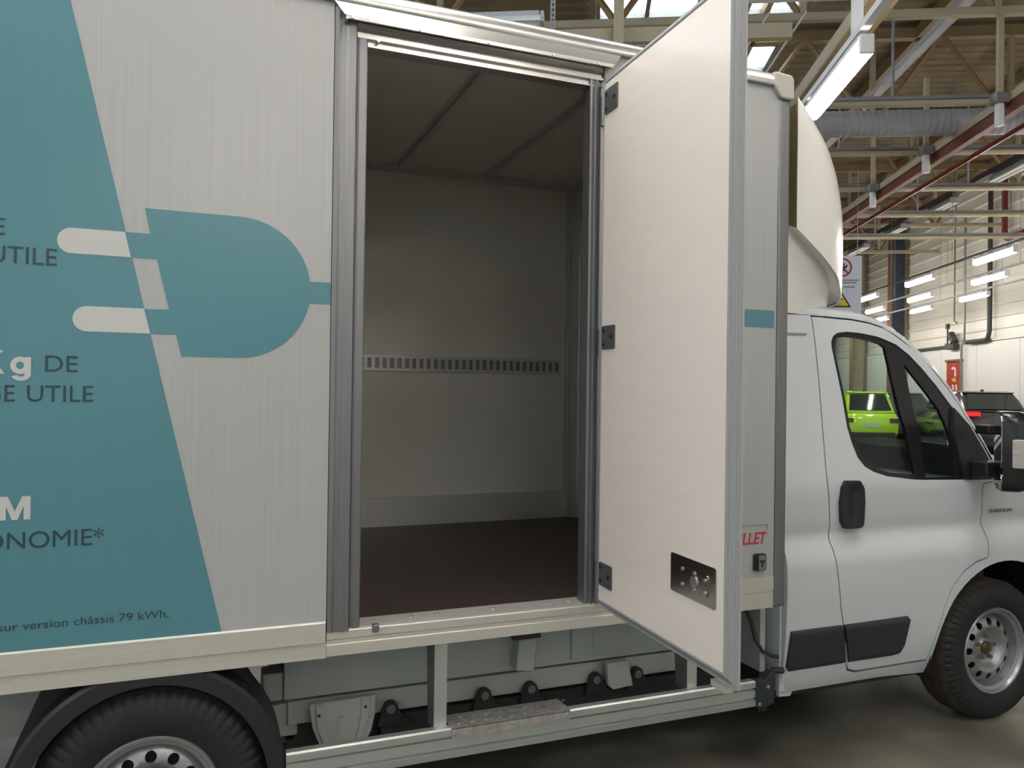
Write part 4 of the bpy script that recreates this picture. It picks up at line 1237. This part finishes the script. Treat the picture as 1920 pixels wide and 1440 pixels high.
# dashboard, steering wheel, seats
db = MB().prism([(3.50, 0.55), (3.50, 1.02), (3.56, 1.18), (3.68, 1.25), (3.92, 1.25), (3.95, 0.55)], 'y', 0.24, 2 * YC - 0.24).build('dashboard', M['cabdark'], T, bevel=0.02)
MB().box(3.55, 3.62, 0.35, 0.95, 1.10, 1.19).build('dash_shelf', M['cabgrey'], db)
MB().path([(3.42 - 0.09 * math.sin(a), 1.62 + 0.21 * math.cos(a), 1.20 + 0.18 * math.sin(a)) for a in np.linspace(0, 2 * math.pi, 33)], 0.016, 8).build('steering_wheel', M['cabdark'], T, smooth=50)
def seat(yc, w):
    s = MB().prism(rrect(2.64, 3.16, 0.72, 0.90, 0.05), 'y', yc - w, yc + w).build('seat_cushion', M['fabric'], T, bevel=0.03)
    MB().prism([(2.60, 0.88), (2.74, 0.86), (2.66, 1.50), (2.62, 1.56), (2.55, 1.56), (2.52, 1.50)], 'y', yc - w, yc + w).build('seat_back', M['fabric'], s, bevel=0.03)
    for hy in ([yc] if w < 0.3 else [yc - 0.22, yc + 0.22]):
        MB().prism(rrect(2.53, 2.62, 1.60, 1.80, 0.04), 'y', hy - 0.12, hy + 0.12).build('headrest', M['fabric'], s, bevel=0.03)
    MB().box(2.66, 3.10, yc - w + 0.05, yc + w - 0.05, 0.50, 0.72).build('seat_box', M['cabdark'], s)
seat(0.62, 0.36)
seat(1.58, 0.24)

# ---- mirror with arms
sail = [(3.600, 1.640), (3.700, 1.552), (3.765, 1.437), (3.805, 1.357), (3.79, 1.273), (3.60, 1.276), (3.575, 1.40), (3.57, 1.52)]
mir = patch(sail, [], 0.03, sside(-0.012), 0.03).build('wing_mirror', M['black'], T, smooth=40, label='black two-arm wing mirror')
MB().loft([[(3.655, 0.090, 1.560), (3.73, 0.105, 1.560), (3.73, 0.105, 1.512), (3.655, 0.090, 1.512)], [(3.61, -0.02, 1.560), (3.67, -0.02, 1.560), (3.67, -0.02, 1.512), (3.61, -0.02, 1.512)]], True, True).build('upper_arm', M['black'], mir, bevel=0.01)
MB().loft([[(3.62, 0.088, 1.378), (3.79, 0.090, 1.378), (3.79, 0.090, 1.282), (3.62, 0.088, 1.282)], [(3.60, -0.02, 1.375), (3.70, -0.02, 1.375), (3.70, -0.02, 1.295), (3.60, -0.02, 1.295)]], True, True).build('lower_arm', M['black'], mir, bevel=0.012)
# housing: rounded shell turned so its glass faces rearwards and inwards
MH = Matrix.Translation((3.665, -0.100, 1.437)) @ Matrix.Rotation(math.radians(-45), 4, 'Z')
def mh(m):
    m.v = [tuple(MH @ Vector(p)) for p in m.v]
    return m
rings = []
for x, ky, kz, r in ((-0.055, 0.97, 0.985, 0.05), (-0.045, 1.0, 1.0, 0.055), (0.02, 1.0, 1.0, 0.06), (0.065, 0.90, 0.94, 0.07), (0.095, 0.70, 0.80, 0.07), (0.105, 0.4, 0.5, 0.04)):
    rings.append([(x, p[0], p[1]) for p in rrect(-0.115 * ky, 0.115 * ky, -0.195 * kz, 0.195 * kz, r, 5)])
mh(MB().loft(rings, True, True)).build('mirror_housing', M['glossblack'], mir, smooth=40)
mh(MB().prism(rrect(-0.10, 0.10, -0.085, 0.18, 0.045, 5), 'x', -0.060, -0.056)).build('mirror_glass', M['mirror'], mir)
mh(MB().prism(rrect(-0.10, 0.10, -0.182, -0.105, 0.035, 5), 'x', -0.060, -0.056)).build('wide_angle_glass', M['mirror'], mir)
mh(MB().prism(rrect(-0.018, 0.062, -0.075, 0.062, 0.010, 3), 'y', -0.122, -0.108)).build('indicator_lens', M['lens'], mir, bevel=0.004, label='clear indicator lens')

# ---- wind deflector on the cab roof
LZ = [(2.05, .750), (2.1, .756), (2.2, .758), (2.3, .763), (2.4, .769), (2.5, .771), (2.6, .762), (2.7, .737), (2.8, .696), (2.9, .620), (2.95, .55), (3.0, .447), (3.04, .32), (3.07, .18), (3.09, .03)]
HW = 0.93
def LL(z):
    return float(np.interp(z, [q[0] for q in LZ], [q[1] for q in LZ]))
def defl(s, z, hw=HW, k=1.0, x0=2.53):
    return (x0 + LL(z) * k * math.sin(s), YC - hw * math.cos(s), z)
def zbot(s):
    x = 2.53 + 0.77 * math.sin(s)
    return float(np.interp(x, [2.53, 2.632, 2.761, 2.886, 3.0, 3.1], [2.473, 2.406, 2.337, 2.284, 2.20, 2.18]))
ss = [math.pi * i / 64 for i in range(65)]
rows = []
for k in range(25):
    f = k / 24
    rows.append([defl(s, zbot(s) + (3.09 - zbot(s)) * (1 - (1 - f) ** 1.6)) for s in ss])
df = MB().loft(rows).build('wind_deflector', M['gelcoat'], T, smooth=60, label='white rounded wind deflector on the cab roof')
rows = []
for k in range(25):
    f = k / 24
    rows.append([defl(s, zbot(s) + 0.004 + (3.075 - zbot(s)) * (1 - (1 - f) ** 1.6), HW - 0.012, 0.97, 2.532) for s in ss])
MB().loft(rows).build('deflector_inside', M['deflin'], df, smooth=60)
rows = []
for k in range(7):
    f = k / 6
    rows.append([defl(s, 2.09 + (zbot(s) + 0.03 - 2.09) * f, HW - 0.05 - 0.04 * (1 - f), 0.955 + 0.02 * f, 2.50) for s in ss])
MB().loft(rows).build('deflector_skirt', M['gelcoat'], df, smooth=60)
MB().loft([[defl(s, zbot(s) + 0.001) for s in ss], [defl(s, zbot(s) + 0.028, HW - 0.052, 0.974, 2.50) for s in ss]]).build('deflector_ledge', M['gelcoat'], df, smooth=60)

# ================================================================== PARKED CARS (hall frame, tail towards the viewer)
def car_paint(name, col, rough=0.2):
    return mat(name, col, rough, coat=0.8)
M['lime'] = car_paint('lime_paint', (0.44, 0.72, 0.02, 1))
M['navy'] = car_paint('dark_navy_paint', (0.016, 0.018, 0.03, 1))
M['slate'] = car_paint('slate_paint', (0.055, 0.085, 0.10, 1))
M['carglass'] = mat('dark_car_glass', (0.02, 0.026, 0.03, 1), 0.06)
M['taillight'] = mat('red_tail_light', (0.6, 0.02, 0.02, 1), 0.2, emit=1.2)
M['darklight'] = mat('smoked_tail_light', (0.10, 0.04, 0.05, 1), 0.2)
M['plate'] = mat('number_plate', (0.55, 0.56, 0.55, 1), 0.4)

def car(mtx, label, W, Lg, Hh, paint, lights, belt=0.62, rear_slope=0.42, roof_w=0.74, rake=1.15, lz=(0.66, 0.80), lw=(0.62, 0.90)):
    r = empty('parked_car', mtx=mtx)
    tag(r, label, 'car', 'cars parked by the right wall')
    hw = W / 2
    zb = Hh * belt
    # lower body: sections along the length
    secs = []
    for y, kw, z0, z1, hi in ((0.0, 0.86, 0.36, 0.62, 0.0), (0.03, 0.93, 0.27, zb * 0.80, 0.0), (0.12, 0.97, 0.24, zb * 0.93, 0), (0.30, 1.0, 0.22, zb * 0.985, 0), (0.9, 1.0, 0.20, zb, 0), (2.3, 1.0, 0.20, zb, 0), (Lg - 1.15, 1.0, 0.20, zb * 0.985, 0), (Lg - 0.85, 0.99, 0.20, zb * 0.95, 0), (Lg - 0.3, 0.94, 0.22, zb * 0.80, 0), (Lg - 0.05, 0.80, 0.28, zb * 0.66, 0), (Lg, 0.70, 0.34, zb * 0.56, 0)):
        w = hw * kw
        secs.append([(-w * 0.90, y, z0), (-w * 0.985, y, z0 + (z1 - z0) * 0.22), (-w, y, z0 + (z1 - z0) * 0.55), (-w * 0.965, y, z0 + (z1 - z0) * 0.86), (-w * 0.88, y, z1), (-w * 0.4, y, z1 + 0.015), (w * 0.4, y, z1 + 0.015), (w * 0.88, y, z1), (w * 0.965, y, z0 + (z1 - z0) * 0.86), (w, y, z0 + (z1 - z0) * 0.55), (w * 0.985, y, z0 + (z1 - z0) * 0.22), (w * 0.90, y, z0)])
    MB().loft(secs, True, True).build('body', paint, r, smooth=40)
    # greenhouse: belt ring to roof ring
    y0, y1 = 0.14, Lg - rake
    t0, t1 = 0.14 + rear_slope, Lg - rake - 0.95
    def ring(f, z):
        wb = hw * (0.90 + (roof_w - 0.90) * f)
        ya, yb = y0 + (t0 - y0) * f, y1 + (t1 - y1) * f
        return [(-wb * 0.92, ya, z), (-wb, ya + 0.14, z), (-wb, yb - 0.2, z), (-wb * 0.9, yb, z), (wb * 0.9, yb, z), (wb, yb - 0.2, z), (wb, ya + 0.14, z), (wb * 0.92, ya, z)]
    rg = [ring(0, zb * 0.97), ring(0.5, zb + (Hh - zb) * 0.52), ring(0.92, Hh - 0.07), ring(1.06, Hh - 0.015)]
    top = [(x * 0.9, t0 + 0.06 + (y - t0) * 0.93, Hh) for x, y, z in ring(1.0, Hh)]
    MB().loft(rg + [top], True, True).build('cabin', paint, r, smooth=35)
    # windows as panes just proud of the cabin
    def quad(f0, f1, i, j, a0, a1, name, push):
        def pt(f, a):
            q = ring(f, zb * 0.97 + (Hh - zb * 0.97) * f)
            p, s = Vector(q[i]), Vector(q[j])
            return p + (s - p) * a + Vector(push)
        m = MB()
        p = [pt(f0, a0), pt(f0, a1), pt(f1, a1 - 0.02), pt(f1, a0 + 0.02)]
        m.add([tuple(v) for v in p] + [tuple(v - Vector(push)) for v in p], [(0, 1, 2, 3), (0, 1, 5, 4), (1, 2, 6, 5), (2, 3, 7, 6), (3, 0, 4, 7)])
        m.build(name, M['carglass'], r)
    quad(0.10, 0.86, 0, 7, 0.05, 0.95, 'rear_window', (0, -0.035, 0.01))
    quad(0.12, 0.84, 1, 2, 0.06, 0.48, 'side_window', (-0.035, 0, 0))
    quad(0.12, 0.84, 1, 2, 0.51, 0.93, 'side_window', (-0.035, 0, 0))
    quad(0.12, 0.84, 6, 5, 0.06, 0.48, 'side_window', (0.035, 0, 0))
    quad(0.12, 0.84, 6, 5, 0.51, 0.93, 'side_window', (0.035, 0, 0))
    quad(0.10, 0.88, 3, 4, 0.05, 0.95, 'windscreen', (0, 0.035, 0.01))
    # tail
    for s in (-1, 1):
        MB().prism(rrect(min(s * hw * lw[0], s * hw * lw[1]), max(s * hw * lw[0], s * hw * lw[1]), zb * lz[0], zb * lz[1], 0.03), 'y', -0.015, 0.16).build('tail_light', lights, r, bevel=0.01)
    MB().prism(rrect(-0.26, 0.26, zb * 0.54, zb * 0.54 + 0.115, 0.01), 'y', -0.012, 0.02).build('number_plate', M['plate'], r)
    MB().prism(rrect(-hw * 0.82, hw * 0.82, 0.24, 0.40, 0.04), 'y', -0.03, 0.06).build('rear_bumper', M['black'], r, bevel=0.02)
    MB().prism([(t0 - 0.10, Hh - 0.05), (t0 + 0.25, Hh - 0.01), (t0 + 0.25, Hh + 0.012), (t0 - 0.09, Hh - 0.02)], 'x', -hw * roof_w * 0.95, hw * roof_w * 0.95).build('roof_spoiler', paint, r, bevel=0.01)
    MB().loft([[(-0.03, t0 + 0.25, Hh), (0.03, t0 + 0.25, Hh), (0.03, t0 + 0.45, Hh), (-0.03, t0 + 0.45, Hh)], [(-0.01, t0 + 0.26, Hh + 0.07), (0.01, t0 + 0.26, Hh + 0.07), (0.01, t0 + 0.32, Hh + 0.07), (-0.01, t0 + 0.32, Hh + 0.07)]], True, True).build('roof_antenna', M['black'], r)
    for y in (0.75, Lg - 0.85):
        for s in (-1, 1):
            c = (0, 0, 0)
            m = MB().lathe([(0.20, -0.10), (0.31, -0.11), (0.34, -0.07), (0.34, 0.07), (0.31, 0.11), (0.20, 0.10)], c, 32)
            m.v = [(s * (hw - 0.11) + p[1], y + p[0], 0.34 + p[2]) for p in m.v]
            wo = m.build('wheel', M['rubber'], r, smooth=40)
            m = MB().lathe([(0.01, 0.07), (0.05, 0.08), (0.19, 0.06), (0.205, 0.09), (0.205, -0.09), (0.01, -0.09)], c, 32)
            m.v = [(s * (hw - 0.11) + s * p[1], y + p[0], 0.34 + p[2]) for p in m.v]
            m.build('wheel_rim', M['rim'], wo, smooth=40)
            ar = MB().prism([(y + 0.40 * math.cos(t), 0.34 + 0.40 * math.sin(t)) for t in np.linspace(0.0, math.pi, 14)], 'x', s * (hw - 0.22) if s > 0 else -hw - 0.004, hw + 0.004 if s > 0 else -(hw - 0.22))
            ar.build('wheel_arch', M['black'], r)
    return r
car(H(9.45, 26.8, 0, -0.02), 'lime green hatchback seen through the cab door window', 1.86, 4.1, 1.76, M['lime'], M['darklight'])
car(H(11.62, 23.2, 0, -0.03), 'dark SUV with red tail lights parked behind the mirror', 2.0, 4.4, 1.80, M['navy'], M['taillight'], belt=0.70, rear_slope=0.5, lz=(0.86, 0.96), lw=(0.45, 0.93))
car(H(12.0, 29.6, 0, 0.05), 'slate grey car seen through the cab quarter window', 1.85, 4.3, 1.74, M['slate'], M['darklight'], belt=0.6, rear_slope=0.8)
